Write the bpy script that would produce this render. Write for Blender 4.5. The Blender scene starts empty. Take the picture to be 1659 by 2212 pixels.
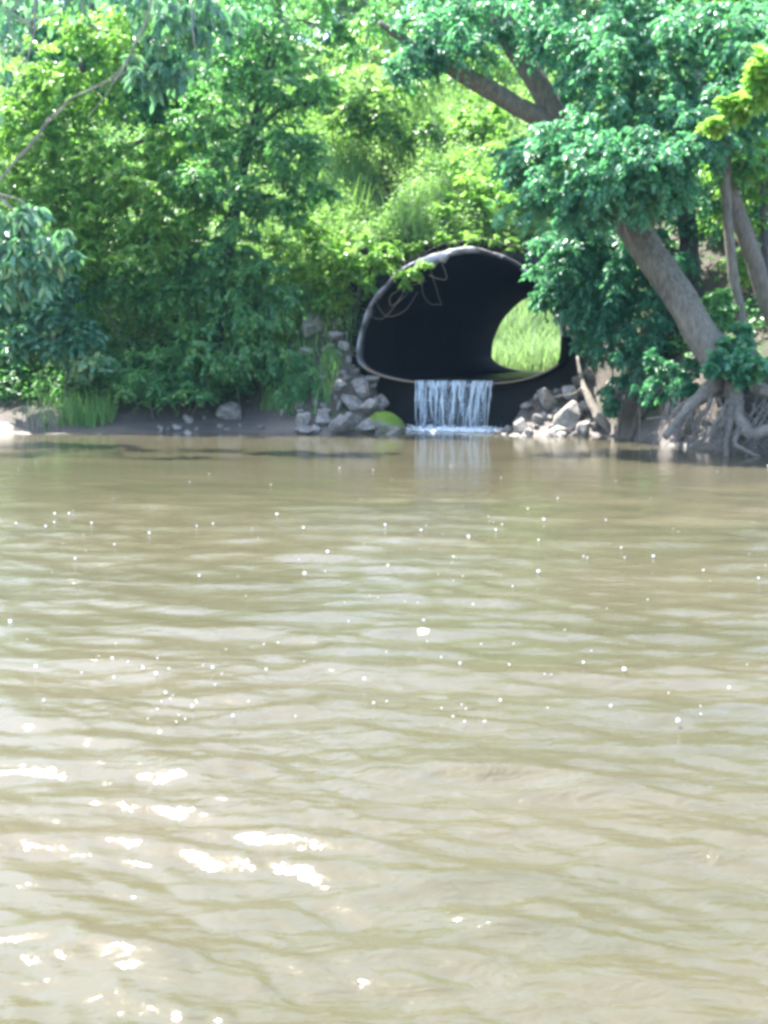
import bpy, bmesh, math
import numpy as np
from mathutils import Vector, Matrix

# ------------------------------------------------------------------ camera, sky, sun, exposure
scene = bpy.context.scene
C = scene.collection
F, CX, CY, HOR = 2690.0, 829.5, 1106.0, 765.0     # focal length and frame in study pixels (1659 x 2212)
CAM_H = 1.4
PITCH = math.atan((CY - HOR) / F)
cam_data = bpy.data.cameras.new('camera')
cam = bpy.data.objects.new('camera', cam_data); C.objects.link(cam)
cam.location = (0, 0, CAM_H)
cam.rotation_euler = (math.pi / 2 - PITCH, 0, 0)
cam_data.sensor_fit = 'VERTICAL'; cam_data.sensor_height = 24.0
cam_data.lens = 24.0 * F / 2212.0
cam_data.clip_start = 0.05; cam_data.clip_end = 600
cam_data.dof.use_dof = True
cam_data.dof.focus_distance = 24.0
cam_data.dof.aperture_fstop = 5.0
scene.camera = cam

SUN = Vector((-0.32, 0.35, 0.88)).normalized()     # towards the sun
world = bpy.data.worlds.new('World'); scene.world = world; world.use_nodes = True
wn = world.node_tree.nodes; wl = world.node_tree.links
bg = wn['Background']
sky = wn.new('ShaderNodeTexSky'); sky.sky_type = 'NISHITA'; sky.sun_disc = False
sky.sun_elevation = math.asin(SUN.z)
sky.sun_rotation = math.atan2(SUN.x, SUN.y)
sky.air_density = 1.0; sky.dust_density = 1.5; sky.ozone_density = 1.0
wl.new(sky.outputs[0], bg.inputs[0]); bg.inputs[1].default_value = 0.15
sun_d = bpy.data.lights.new('sun', 'SUN'); sun_d.energy = 5.0; sun_d.angle = math.radians(0.5)
sun_d.color = (1.0, 0.97, 0.91)
sun = bpy.data.objects.new('sun', sun_d); C.objects.link(sun)
sun.rotation_euler = SUN.to_track_quat('Z', 'Y').to_euler()
sun.location = SUN * 60
vs = scene.view_settings
vs.view_transform = 'Standard'; vs.look = 'None'; vs.exposure = 2.5; vs.gamma = 1.0; vs.use_curve_mapping = False
scene.cycles.use_denoising = True
scene.cycles.max_bounces = 7; scene.cycles.transparent_max_bounces = 12
scene.cycles.sample_clamp_indirect = 6.0
scene.cycles.pixel_filter_type = 'BLACKMAN_HARRIS'; scene.cycles.filter_width = 3.4

rng = np.random.default_rng(7)
VEIL = 0.00026
cp, sp = math.cos(PITCH), math.sin(PITCH)
def P(x, y, Y):
    """the world point at depth Y that study pixel (x, y) looks at"""
    a, b = (x - CX) / F, -(y - CY) / F
    d = (a, cp + b * sp, -sp + b * cp)
    k = Y / d[1]
    return np.array([a * k, Y, CAM_H + d[2] * k])

# ------------------------------------------------------------------ helpers
def nrm(v):
    v = np.asarray(v, float)
    return v / np.maximum(np.linalg.norm(v, axis=-1, keepdims=True), 1e-9)

def mesh_np(name, verts, quads=None, tris=None, smooth=False, tone=None):
    verts = np.asarray(verts, np.float32).reshape(-1, 3)
    me = bpy.data.meshes.new(name)
    loops, starts = [], []
    n = 0
    for f, k in ((quads, 4), (tris, 3)):
        if f is not None and len(f):
            f = np.asarray(f, np.int32).reshape(-1, k)
            loops.append(f.ravel()); starts.append(n + np.arange(len(f), dtype=np.int32) * k)
            n += f.size
    loops = np.concatenate(loops); starts = np.concatenate(starts)
    me.vertices.add(len(verts)); me.vertices.foreach_set('co', verts.ravel())
    me.loops.add(len(loops)); me.loops.foreach_set('vertex_index', loops)
    me.polygons.add(len(starts)); me.polygons.foreach_set('loop_start', starts)
    if smooth: me.polygons.foreach_set('use_smooth', np.ones(len(starts), bool))
    if tone is not None:
        at = me.attributes.new('tone', 'FLOAT', 'FACE'); at.data.foreach_set('value', np.asarray(tone, np.float32))
    me.update(calc_edges=True); me.validate()
    return me

def obj(name, me, mat=None, parent=None, label=None, cat=None, group=None, kind=None):
    o = bpy.data.objects.new(name, me); C.objects.link(o)
    if mat is not None and me is not None and not me.materials: me.materials.append(mat)
    if parent is not None: o.parent = parent
    if label: o['label'] = label
    if cat: o['category'] = cat
    if group: o['group'] = group
    if kind: o['kind'] = kind
    return o

def thing(name, label, cat, group=None):
    return obj(name, None, None, None, label, cat, group)

def spline(pts, n):
    pts = np.asarray(pts, float); k = len(pts)
    q = np.vstack([2 * pts[0] - pts[1], pts, 2 * pts[-1] - pts[-2]])
    t = np.linspace(0, k - 1 - 1e-6, n); i = t.astype(int); f = (t - i)[:, None]
    a, b, c, d = q[i], q[i + 1], q[i + 2], q[i + 3]
    return 0.5 * (2 * b + (c - a) * f + (2 * a - 5 * b + 4 * c - d) * f ** 2 + (3 * b - a - 3 * c + d) * f ** 3)

def tube_data(pts, rad, sides=8, rough=0.0, cap=True):
    pts = np.asarray(pts, float); n = len(pts); rad = np.broadcast_to(np.asarray(rad, float), (n,))
    tan = nrm(np.gradient(pts, axis=0))
    ref = np.array([0, 0, 1.0]) if abs(tan[0][2]) < 0.8 else np.array([0, 1.0, 0])
    u = np.zeros((n, 3)); cur = ref
    for i in range(n):
        cur = cur - tan[i] * (cur @ tan[i])
        cur = cur / max(np.linalg.norm(cur), 1e-9); u[i] = cur
    w = np.cross(tan, u)
    a = np.linspace(0, 2 * math.pi, sides, endpoint=False)
    rr = rad[:, None] * (1 + rough * (rng.random((n, sides)) - 0.5) + rough * 0.8 * np.sin(2 * a[None, :] + np.linspace(0, 6, n)[:, None]))
    v = pts[:, None, :] + rr[..., None] * (np.cos(a)[None, :, None] * u[:, None, :] + np.sin(a)[None, :, None] * w[:, None, :])
    i0 = (np.arange(n - 1) * sides)[:, None] + np.arange(sides)[None, :]
    i1 = (np.arange(n - 1) * sides)[:, None] + (np.arange(sides)[None, :] + 1) % sides
    q = np.stack([i0, i1, i1 + sides, i0 + sides], -1).reshape(-1, 4)
    v = v.reshape(-1, 3); t = np.zeros((0, 3), int)
    if cap:
        m = len(v); v = np.vstack([v, pts[0], pts[-1]])
        k = np.arange(sides); k2 = (k + 1) % sides; e = (n - 1) * sides
        t = np.vstack([np.stack([k2, k, np.full(sides, m)], -1), np.stack([e + k, e + k2, np.full(sides, m + 1)], -1)])
    return v, q, t

def tubes_mesh(name, items, smooth=True):
    V, Q, T, n = [], [], [], 0
    for v, q, t in items:
        V.append(v); Q.append(q + n); T.append(t + n); n += len(v)
    return mesh_np(name, np.vstack(V), np.vstack(Q), np.vstack(T), smooth)

# fractal value noise for geometry
def vnoise(x, y, seed=0):
    x = np.asarray(x, float); y = np.asarray(y, float)
    xi, yi = np.floor(x).astype(np.int64), np.floor(y).astype(np.int64)
    fx, fy = x - xi, y - yi
    fx, fy = fx * fx * (3 - 2 * fx), fy * fy * (3 - 2 * fy)
    def h(i, j):
        n = (i * 374761393 + j * 668265263 + seed * 974711) & 0x7fffffff
        n = ((n ^ (n >> 13)) * 1274126177) & 0x7fffffff
        return ((n ^ (n >> 16)) & 0xffff) / 65535.0
    return (h(xi, yi) * (1 - fx) + h(xi + 1, yi) * fx) * (1 - fy) + (h(xi, yi + 1) * (1 - fx) + h(xi + 1, yi + 1) * fx) * fy - 0.5
def fbm(x, y, seed=0, o=4):
    return sum(vnoise(x * 2 ** k, y * 2 ** k, seed + k) / 2 ** k for k in range(o))

# ------------------------------------------------------------------ materials
def newmat(name):
    m = bpy.data.materials.new(name); m.use_nodes = True
    return m, m.node_tree.nodes, m.node_tree.links, m.node_tree.nodes['Principled BSDF']

def ramp(nodes, stops):
    r = nodes.new('ShaderNodeValToRGB')
    e = r.color_ramp.elements
    while len(e) < len(stops): e.new(0.5)
    for k, (p, c) in enumerate(stops):
        e[k].position = p; e[k].color = (*c, 1)
    return r

def leaf_mat(name, dark, light, trans, tmix=0.45, rough=0.36):
    m, N, L, b = newmat(name)
    at = N.new('ShaderNodeAttribute'); at.attribute_name = 'tone'
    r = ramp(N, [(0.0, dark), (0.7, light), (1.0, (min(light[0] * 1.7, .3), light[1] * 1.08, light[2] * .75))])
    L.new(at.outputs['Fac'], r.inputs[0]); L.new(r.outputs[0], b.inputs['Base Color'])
    b.inputs['Roughness'].default_value = rough
    b.inputs['Specular IOR Level'].default_value = 0.5
    tr = N.new('ShaderNodeBsdfTranslucent')
    r2 = ramp(N, [(0.0, tuple(c * 0.65 for c in trans)), (1.0, trans)])
    L.new(at.outputs['Fac'], r2.inputs[0]); L.new(r2.outputs[0], tr.inputs[0])
    mx = N.new('ShaderNodeMixShader'); mx.inputs[0].default_value = tmix
    L.new(b.outputs[0], mx.inputs[1]); L.new(tr.outputs[0], mx.inputs[2])
    L.new(mx.outputs[0], N['Material Output'].inputs[0])
    return m

def bark_mat(name, c1, c2, scale=1.0):
    m, N, L, b = newmat(name)
    tc = N.new('ShaderNodeTexCoord'); mp = N.new('ShaderNodeMapping')
    mp.inputs['Scale'].default_value = (14 * scale, 14 * scale, 3.5 * scale)
    L.new(tc.outputs['Object'], mp.inputs[0])
    n = N.new('ShaderNodeTexNoise'); n.inputs['Scale'].default_value = 1.6; n.inputs['Detail'].default_value = 6; n.inputs['Roughness'].default_value = 0.65
    L.new(mp.outputs[0], n.inputs['Vector'])
    n2 = N.new('ShaderNodeTexNoise'); n2.inputs['Scale'].default_value = 1.3; n2.inputs['Detail'].default_value = 3
    L.new(tc.outputs['Object'], n2.inputs['Vector'])
    ad = N.new('ShaderNodeMath'); ad.operation = 'MULTIPLY_ADD'; ad.inputs[1].default_value = 0.6; 
    L.new(n2.outputs[0], ad.inputs[0]); L.new(n.outputs[0], ad.inputs[2])
    r = ramp(N, [(0.55, c1), (1.0, c2)]); L.new(ad.outputs[0], r.inputs[0])
    L.new(r.outputs[0], b.inputs['Base Color']); b.inputs['Roughness'].default_value = 0.9
    bp = N.new('ShaderNodeBump'); bp.inputs['Strength'].default_value = 1.0; bp.inputs['Distance'].default_value = 0.09
    L.new(n.outputs[0], bp.inputs['Height']); L.new(bp.outputs[0], b.inputs['Normal'])
    return m

M = {}
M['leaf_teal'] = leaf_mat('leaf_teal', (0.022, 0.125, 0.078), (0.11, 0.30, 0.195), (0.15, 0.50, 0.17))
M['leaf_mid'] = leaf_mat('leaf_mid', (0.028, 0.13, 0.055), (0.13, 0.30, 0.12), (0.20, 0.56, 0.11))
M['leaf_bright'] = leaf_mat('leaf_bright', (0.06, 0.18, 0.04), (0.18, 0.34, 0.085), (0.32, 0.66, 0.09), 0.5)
M['leaf_pale'] = leaf_mat('leaf_pale', (0.06, 0.19, 0.12), (0.17, 0.34, 0.23), (0.2, 0.5, 0.18), 0.4, 0.32)
M['leaf_far'] = leaf_mat('leaf_far', (0.07, 0.18, 0.06), (0.18, 0.33, 0.11), (0.32, 0.6, 0.10))
M['weed'] = leaf_mat('weed', (0.07, 0.18, 0.05), (0.22, 0.36, 0.13), (0.32, 0.58, 0.12), 0.45, 0.5)
M['grass'] = leaf_mat('grass', (0.07, 0.19, 0.05), (0.20, 0.36, 0.12), (0.3, 0.58, 0.12), 0.42, 0.5)
M['dry'] = bark_mat('dry_stem', (0.28, 0.25, 0.21), (0.50, 0.455, 0.40), 3)
M['meadow'] = leaf_mat('meadow', (0.10, 0.19, 0.07), (0.24, 0.35, 0.16), (0.30, 0.48, 0.15), 0.42, 0.5)
M['bark'] = bark_mat('bark', (0.08, 0.07, 0.054), (0.265, 0.235, 0.19))
M['bark_pale'] = bark_mat('bark_pale', (0.12, 0.098, 0.076), (0.28, 0.24, 0.20))
M['bark_dark'] = bark_mat('bark_dark', (0.035, 0.032, 0.032), (0.11, 0.10, 0.095))
M['root'] = bark_mat('root_wood', (0.14, 0.12, 0.096), (0.36, 0.315, 0.26), 1.5)

# ground
m, N, L, b = newmat('bank_soil')
tc = N.new('ShaderNodeTexCoord'); geo = N.new('ShaderNodeNewGeometry')
n1 = N.new('ShaderNodeTexNoise'); n1.inputs['Scale'].default_value = 1.1; n1.inputs['Detail'].default_value = 8
n2 = N.new('ShaderNodeTexNoise'); n2.inputs['Scale'].default_value = 14; n2.inputs['Detail'].default_value = 6; n2.inputs['Roughness'].default_value = 0.7
n3 = N.new('ShaderNodeTexNoise'); n3.inputs['Scale'].default_value = 0.55; n3.inputs['Detail'].default_value = 3
for n in (n1, n2, n3): L.new(tc.outputs['Object'], n.inputs['Vector'])
soil = ramp(N, [(0.3, (0.03, 0.025, 0.02)), (0.5, (0.075, 0.06, 0.047)), (0.72, (0.15, 0.12, 0.095))])
L.new(n2.outputs[0], soil.inputs[0])
mud = ramp(N, [(0.3, (0.05, 0.042, 0.038)), (0.7, (0.17, 0.142, 0.122))]); 
mixn = N.new('ShaderNodeMath'); mixn.operation = 'MULTIPLY_ADD'; mixn.inputs[1].default_value = 0.55
L.new(n2.outputs[0], mixn.inputs[0])
hf = N.new('ShaderNodeMath'); hf.operation = 'MULTIPLY'; hf.inputs[1].default_value = 0.45
L.new(n1.outputs[0], hf.inputs[0]); L.new(hf.outputs[0], mixn.inputs[2]); L.new(mixn.outputs[0], mud.inputs[0])
moss = N.new('ShaderNodeRGB'); moss.outputs[0].default_value = (0.045, 0.05, 0.026, 1)
mg = N.new('ShaderNodeMixRGB'); gr = ramp(N, [(0.47, (0, 0, 0)), (0.56, (1, 1, 1))]); L.new(n1.outputs[0], gr.inputs[0])
L.new(gr.outputs[0], mg.inputs[0]); L.new(soil.outputs[0], mg.inputs[1]); L.new(moss.outputs[0], mg.inputs[2])
sx = N.new('ShaderNodeSeparateXYZ'); L.new(geo.outputs['Position'], sx.inputs[0])
zn = N.new('ShaderNodeMath'); zn.operation = 'MULTIPLY_ADD'; zn.inputs[1].default_value = 0.5; L.new(n1.outputs[0], zn.inputs[0]); L.new(sx.outputs[2], zn.inputs[2])
zr = ramp(N, [(0.42, (1, 1, 1)), (0.62, (0, 0, 0))]); L.new(zn.outputs[0], zr.inputs[0])
mm = N.new('ShaderNodeMixRGB'); L.new(zr.outputs[0], mm.inputs[0]); L.new(mg.outputs[0], mm.inputs[1]); L.new(mud.outputs[0], mm.inputs[2])
L.new(mm.outputs[0], b.inputs['Base Color'])
wet = ramp(N, [(0.02, (0.35, 0.35, 0.35)), (0.22, (0.9, 0.9, 0.9))]); L.new(sx.outputs[2], wet.inputs[0]); L.new(wet.outputs[0], b.inputs['Roughness'])
bp = N.new('ShaderNodeBump'); bp.inputs['Strength'].default_value = 0.8; bp.inputs['Distance'].default_value = 0.05
L.new(n2.outputs[0], bp.inputs['Height']); L.new(bp.outputs[0], b.inputs['Normal'])
M['soil'] = m

m, N, L, b = newmat('soil_painted_shade'); b.inputs['Base Color'].default_value = (0.016, 0.014, 0.013, 1); b.inputs['Roughness'].default_value = 0.7  # darker soil copy: the shade under the pipe put into its colour
M['soil_shade'] = m
# muddy river water
m, N, L, b = newmat('river_water')
tc = N.new('ShaderNodeTexCoord'); mp = N.new('ShaderNodeMapping'); mp.inputs['Scale'].default_value = (0.6, 1.5, 1); mp.inputs['Rotation'].default_value = (0, 0, 0.3)
L.new(tc.outputs['Object'], mp.inputs[0])
n1 = N.new('ShaderNodeTexNoise'); n1.inputs['Scale'].default_value = 9.0; n1.inputs['Detail'].default_value = 4; n1.inputs['Roughness'].default_value = 0.55; n1.inputs['Distortion'].default_value = 0.6
n2 = N.new('ShaderNodeTexNoise'); n2.inputs['Scale'].default_value = 0.5; n2.inputs['Detail'].default_value = 4
n4 = N.new('ShaderNodeTexNoise'); n4.inputs['Scale'].default_value = 0.35; n4.inputs['Detail'].default_value = 3
for n in (n1, n2): L.new(mp.outputs[0], n.inputs['Vector'])
L.new(tc.outputs['Object'], n4.inputs['Vector'])
cr = ramp(N, [(0.32, (0.051, 0.048, 0.027)), (0.68, (0.069, 0.0595, 0.037))]); L.new(n2.outputs[0], cr.inputs[0])
L.new(cr.outputs[0], b.inputs['Base Color'])
b.inputs['Roughness'].default_value = 0.115; b.inputs['IOR'].default_value = 1.33
geo = N.new('ShaderNodeNewGeometry'); sx = N.new('ShaderNodeSeparateXYZ'); L.new(geo.outputs['Position'], sx.inputs[0])
mr = N.new('ShaderNodeMapRange'); mr.inputs['From Min'].default_value = 10.5; mr.inputs['From Max'].default_value = 16.8
mr.inputs['To Min'].default_value = 1.0; mr.inputs['To Max'].default_value = 0.04
L.new(sx.outputs[1], mr.inputs['Value'])
gust = ramp(N, [(0.35, (0.45, 0.45, 0.45)), (0.62, (1, 1, 1))]); L.new(n4.outputs[0], gust.inputs[0])
mu = N.new('ShaderNodeMath'); mu.operation = 'MULTIPLY'; L.new(mr.outputs[0], mu.inputs[0]); L.new(gust.outputs[0], mu.inputs[1])
bp = N.new('ShaderNodeBump'); bp.inputs['Distance'].default_value = 0.0165
L.new(mu.outputs[0], bp.inputs['Strength'])
n5 = N.new('ShaderNodeTexNoise'); n5.inputs['Scale'].default_value = 26.0; n5.inputs['Detail'].default_value = 3; n5.inputs['Roughness'].default_value = 0.6
L.new(mp.outputs[0], n5.inputs['Vector'])
sq = N.new('ShaderNodeMath'); sq.operation = 'POWER'; sq.inputs[1].default_value = 2.5; L.new(n5.outputs[0], sq.inputs[0])
hh = N.new('ShaderNodeMath'); hh.operation = 'MULTIPLY_ADD'; hh.inputs[1].default_value = 0.15; L.new(sq.outputs[0], hh.inputs[0]); L.new(n1.outputs[0], hh.inputs[2])
L.new(hh.outputs[0], bp.inputs['Height']); L.new(bp.outputs[0], b.inputs['Normal'])
M['water'] = m

m2 = m.copy(); m2.name = 'stream_water'; m2.node_tree.nodes['Principled BSDF'].inputs['Roughness'].default_value = 0.4
M['stream'] = m2
# stones
def rock_mat(name, c1, c2, c3, moss=0.0):
    m, N, L, b = newmat(name)
    tc = N.new('ShaderNodeTexCoord'); oi = N.new('ShaderNodeObjectInfo')
    n1 = N.new('ShaderNodeTexNoise'); n1.inputs['Scale'].default_value = 3.0; n1.inputs['Detail'].default_value = 8; n1.inputs['Roughness'].default_value = 0.65
    n1.noise_dimensions = '4D'; sc = N.new('ShaderNodeMath'); sc.operation = 'MULTIPLY'; sc.inputs[1].default_value = 37
    L.new(oi.outputs['Random'], sc.inputs[0]); L.new(sc.outputs[0], n1.inputs['W']); L.new(tc.outputs['Object'], n1.inputs['Vector'])
    r = ramp(N, [(0.3, c1), (0.52, c2), (0.75, c3)]); L.new(n1.outputs[0], r.inputs[0])
    hs = N.new('ShaderNodeHueSaturation'); vr = N.new('ShaderNodeMath'); vr.operation = 'MULTIPLY_ADD'; vr.inputs[1].default_value = 0.55; vr.inputs[2].default_value = 0.7
    L.new(oi.outputs['Random'], vr.inputs[0]); L.new(vr.outputs[0], hs.inputs['Value']); L.new(r.outputs[0], hs.inputs['Color'])
    out = hs.outputs[0]
    if moss:
        g = N.new('ShaderNodeNewGeometry'); s = N.new('ShaderNodeSeparateXYZ'); L.new(g.outputs['Normal'], s.inputs[0])
        ad = N.new('ShaderNodeMath'); ad.operation = 'MULTIPLY_ADD'; ad.inputs[1].default_value = 0.8; L.new(n1.outputs[0], ad.inputs[0]); L.new(s.outputs[2], ad.inputs[2])
        rr = ramp(N, [(0.45, (0, 0, 0)), (1.15 / 1.2, (1, 1, 1))]); L.new(ad.outputs[0], rr.inputs[0])
        mx = N.new('ShaderNodeMixRGB'); L.new(rr.outputs[0], mx.inputs[0]); L.new(out, mx.inputs[1]); mx.inputs[2].default_value = (0.11, 0.19, 0.012, 1); out = mx.outputs[0]
    L.new(out, b.inputs['Base Color']); b.inputs['Roughness'].default_value = 0.85
    bp = N.new('ShaderNodeBump'); bp.inputs['Strength'].default_value = 0.6; bp.inputs['Distance'].default_value = 0.06
    L.new(n1.outputs[0], bp.inputs['Height']); L.new(bp.outputs[0], b.inputs['Normal'])
    return m
M['rock'] = rock_mat('riprap_stone', (0.085, 0.078, 0.068), (0.23, 0.208, 0.185), (0.42, 0.385, 0.35))
M['rock_moss'] = rock_mat('mossy_stone', (0.10, 0.11, 0.07), (0.22, 0.22, 0.15), (0.34, 0.33, 0.25), 1.0)

# culvert steel: weathered zinc outside and inside, rust streaks
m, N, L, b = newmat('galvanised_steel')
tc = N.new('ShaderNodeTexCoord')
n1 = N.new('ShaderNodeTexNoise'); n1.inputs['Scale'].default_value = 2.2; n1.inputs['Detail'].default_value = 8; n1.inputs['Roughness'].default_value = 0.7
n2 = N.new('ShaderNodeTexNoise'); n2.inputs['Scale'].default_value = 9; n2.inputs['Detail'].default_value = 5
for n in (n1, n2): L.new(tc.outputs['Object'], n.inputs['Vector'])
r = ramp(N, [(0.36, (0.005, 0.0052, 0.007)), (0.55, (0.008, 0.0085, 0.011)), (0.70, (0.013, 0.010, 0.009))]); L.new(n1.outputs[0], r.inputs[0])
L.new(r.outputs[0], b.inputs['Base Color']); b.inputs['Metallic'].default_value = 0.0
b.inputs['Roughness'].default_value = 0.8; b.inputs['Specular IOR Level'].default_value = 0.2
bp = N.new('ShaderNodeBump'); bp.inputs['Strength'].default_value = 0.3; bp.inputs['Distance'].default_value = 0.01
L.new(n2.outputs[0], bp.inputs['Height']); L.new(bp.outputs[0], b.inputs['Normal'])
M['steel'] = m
m, N, L, b = newmat('pale_worn_steel')
tc = N.new('ShaderNodeTexCoord')
n1 = N.new('ShaderNodeTexNoise'); n1.inputs['Scale'].default_value = 3.0; n1.inputs['Detail'].default_value = 7; L.new(tc.outputs['Object'], n1.inputs['Vector'])
r = ramp(N, [(0.38, (0.035, 0.033, 0.033)), (0.5, (0.20, 0.20, 0.215)), (0.66, (0.40, 0.40, 0.42))]); L.new(n1.outputs[0], r.inputs[0])
L.new(r.outputs[0], b.inputs['Base Color']); b.inputs['Roughness'].default_value = 0.55; b.inputs['Metallic'].default_value = 0.2
M['rim'] = m
m, N, L, b = newmat('rusty_lip')
b.inputs['Base Color'].default_value = (0.24, 0.17, 0.115, 1); b.inputs['Roughness'].default_value = 0.7
M['rust'] = m

# falling water
m, N, L, b = newmat('falling_water')
b.inputs['Base Color'].default_value = (0.86, 0.92, 0.97, 1); b.inputs['Roughness'].default_value = 0.12; b.inputs['IOR'].default_value = 1.33
tr = N.new('ShaderNodeBsdfTranslucent'); tr.inputs[0].default_value = (0.86, 0.92, 0.97, 1)
mx = N.new('ShaderNodeMixShader'); mx.inputs[0].default_value = 0.5
L.new(b.outputs[0], mx.inputs[1]); L.new(tr.outputs[0], mx.inputs[2]); L.new(mx.outputs[0], N['Material Output'].inputs[0])
M['fall'] = m
m, N, L, b = newmat('clear_water_film')
b.inputs['Base Color'].default_value = (0.8, 0.88, 0.95, 1); b.inputs['Roughness'].default_value = 0.1; b.inputs['IOR'].default_value = 1.33
tp = N.new('ShaderNodeBsdfTransparent'); tp.inputs[0].default_value = (0.85, 0.9, 0.95, 1)
tc = N.new('ShaderNodeTexCoord'); mp = N.new('ShaderNodeMapping'); mp.inputs['Scale'].default_value = (16, 16, 1.2)
nz = N.new('ShaderNodeTexNoise'); nz.inputs['Scale'].default_value = 1.0; nz.inputs['Detail'].default_value = 4
L.new(tc.outputs['Object'], mp.inputs[0]); L.new(mp.outputs[0], nz.inputs['Vector'])
rr = ramp(N, [(0.42, (0.05, 0.05, 0.05)), (0.7, (0.22, 0.22, 0.22))]); L.new(nz.outputs[0], rr.inputs[0])
mx = N.new('ShaderNodeMixShader'); L.new(rr.outputs[0], mx.inputs[0]); L.new(tp.outputs[0], mx.inputs[1]); L.new(b.outputs[0], mx.inputs[2])
L.new(mx.outputs[0], N['Material Output'].inputs[0])
M['film'] = m
m, N, L, b = newmat('foam'); b.inputs['Base Color'].default_value = (0.8, 0.83, 0.85, 1); b.inputs['Roughness'].default_value = 0.6
M['foam'] = m

# ------------------------------------------------------------------ culvert frame and profile
AX = np.array([0.268, 0.9634]); RT = np.array([0.9634, -0.268])        # pipe axis and its right hand, in plan
MO = np.array([1.37, 23.4]); PIPE_L = 13.6
LIP = P(960, 829, 23.3)[2]                                            # height of the pipe's invert
prof = np.array([(-1.925, .62), (-1.92, .48), (-1.86, .37), (-1.65, .22), (-1.27, .10), (-.82, .03), (0, -.02), (.77, .02), (1.15, .07), (1.49, .17),
                 (1.8, .33), (1.91, .48), (1.94, .79), (1.90, 1.14), (1.77, 1.48), (1.56, 1.79), (1.28, 2.1), (.84, 2.38), (.46, 2.5), (.14, 2.53),
                 (-.27, 2.48), (-.75, 2.35), (-1.1, 2.16), (-1.44, 1.83), (-1.65, 1.55), (-1.80, 1.21), (-1.89, .93)])
prof[:, 1] *= 0.955
def pw(r, s, h):                                                       # pipe coordinates -> world
    r, s, h = np.broadcast_arrays(np.asarray(r, float), np.asarray(s, float), np.asarray(h, float))
    return np.stack([MO[0] + RT[0] * r + AX[0] * s, MO[1] + RT[1] * r + AX[1] * s, LIP + h], -1)
def to_pipe(X, Y):
    dx, dy = X - MO[0], Y - MO[1]
    return dx * RT[0] + dy * RT[1], dx * AX[0] + dy * AX[1]
def closed_profile(n):
    k = 4
    q = np.vstack([prof[-k:], prof, prof[:k]])
    s = spline(q, 3000)[int(3000 * k / (len(q) - 1)): int(3000 * (len(prof) + k) / (len(q) - 1))]
    d = np.r_[0, np.cumsum(np.linalg.norm(np.diff(s, axis=0), axis=1))]
    t = np.linspace(0, d[-1], n, endpoint=False)
    return np.stack([np.interp(t, d, s[:, 0]), np.interp(t, d, s[:, 1])], -1)
PR = closed_profile(104)
def in_profile(r, h, grow=0.0):
    c = np.array([0, 1.15]); pts = c + (PR - c) * (1 + grow)
    inside = np.zeros(np.shape(r), bool); j = len(pts) - 1
    for i in range(len(pts)):
        xi, yi = pts[i]; xj, yj = pts[j]
        cond = ((yi > h) != (yj > h)) & (r < (xj - xi) * (h - yi) / (yj - yi + 1e-12) + xi)
        inside ^= cond; j = i
    return inside

# ------------------------------------------------------------------ terrain
SHX = np.array([-60, -30, -16, -12, -9, -6.8, -2.7, -1.0, -0.35, 0.1, 2.1, 2.5, 3.9, 4.35, 5.2, 8, 15, 60])
SHY = np.array([10, 11, 14, 17.5, 20.6, 22.0, 22.2, 22.0, 22.1, 22.7, 22.2, 21.7, 21.4, 19.2, 17.6, 15, 13, 9])
def zone(x, pts):
    return np.interp(x, [p[0] for p in pts], [p[1] for p in pts])
DD = np.array([-30, -4, -1, 0, .3, .6, 1.2, 1.9, 3.0, 4.5, 7, 10, 12.5, 60])
PROF = {  # height over distance behind the shoreline
    'left':   np.array([-1.3, -1.0, -.3, 0, .03, .07, .22, .62, 1.7, 2.8, 4.5, 6.7, 8.3, 8.6]),
    'flankL': np.array([-1.3, -1.0, -.5, 0, .14, .30, .70, 1.35, 2.2, 3.2, 5.0, 7.2, 8.4, 8.6]),
    'flankR': np.array([-1.3, -1.0, -.5, 0, .12, .28, .62, 1.15, 2.3, 3.4, 5.2, 7.3, 8.4, 8.6]),
    'right':  np.array([-1.3, -1.0, -.5, 0, .22, .48, 1.0, 1.4, 1.9, 2.7, 4.4, 6.6, 8.2, 8.6]),
}
def sstep(a, b, x):
    t = np.clip((x - a) / (b - a), 0, 1); return t * t * (3 - 2 * t)
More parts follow.
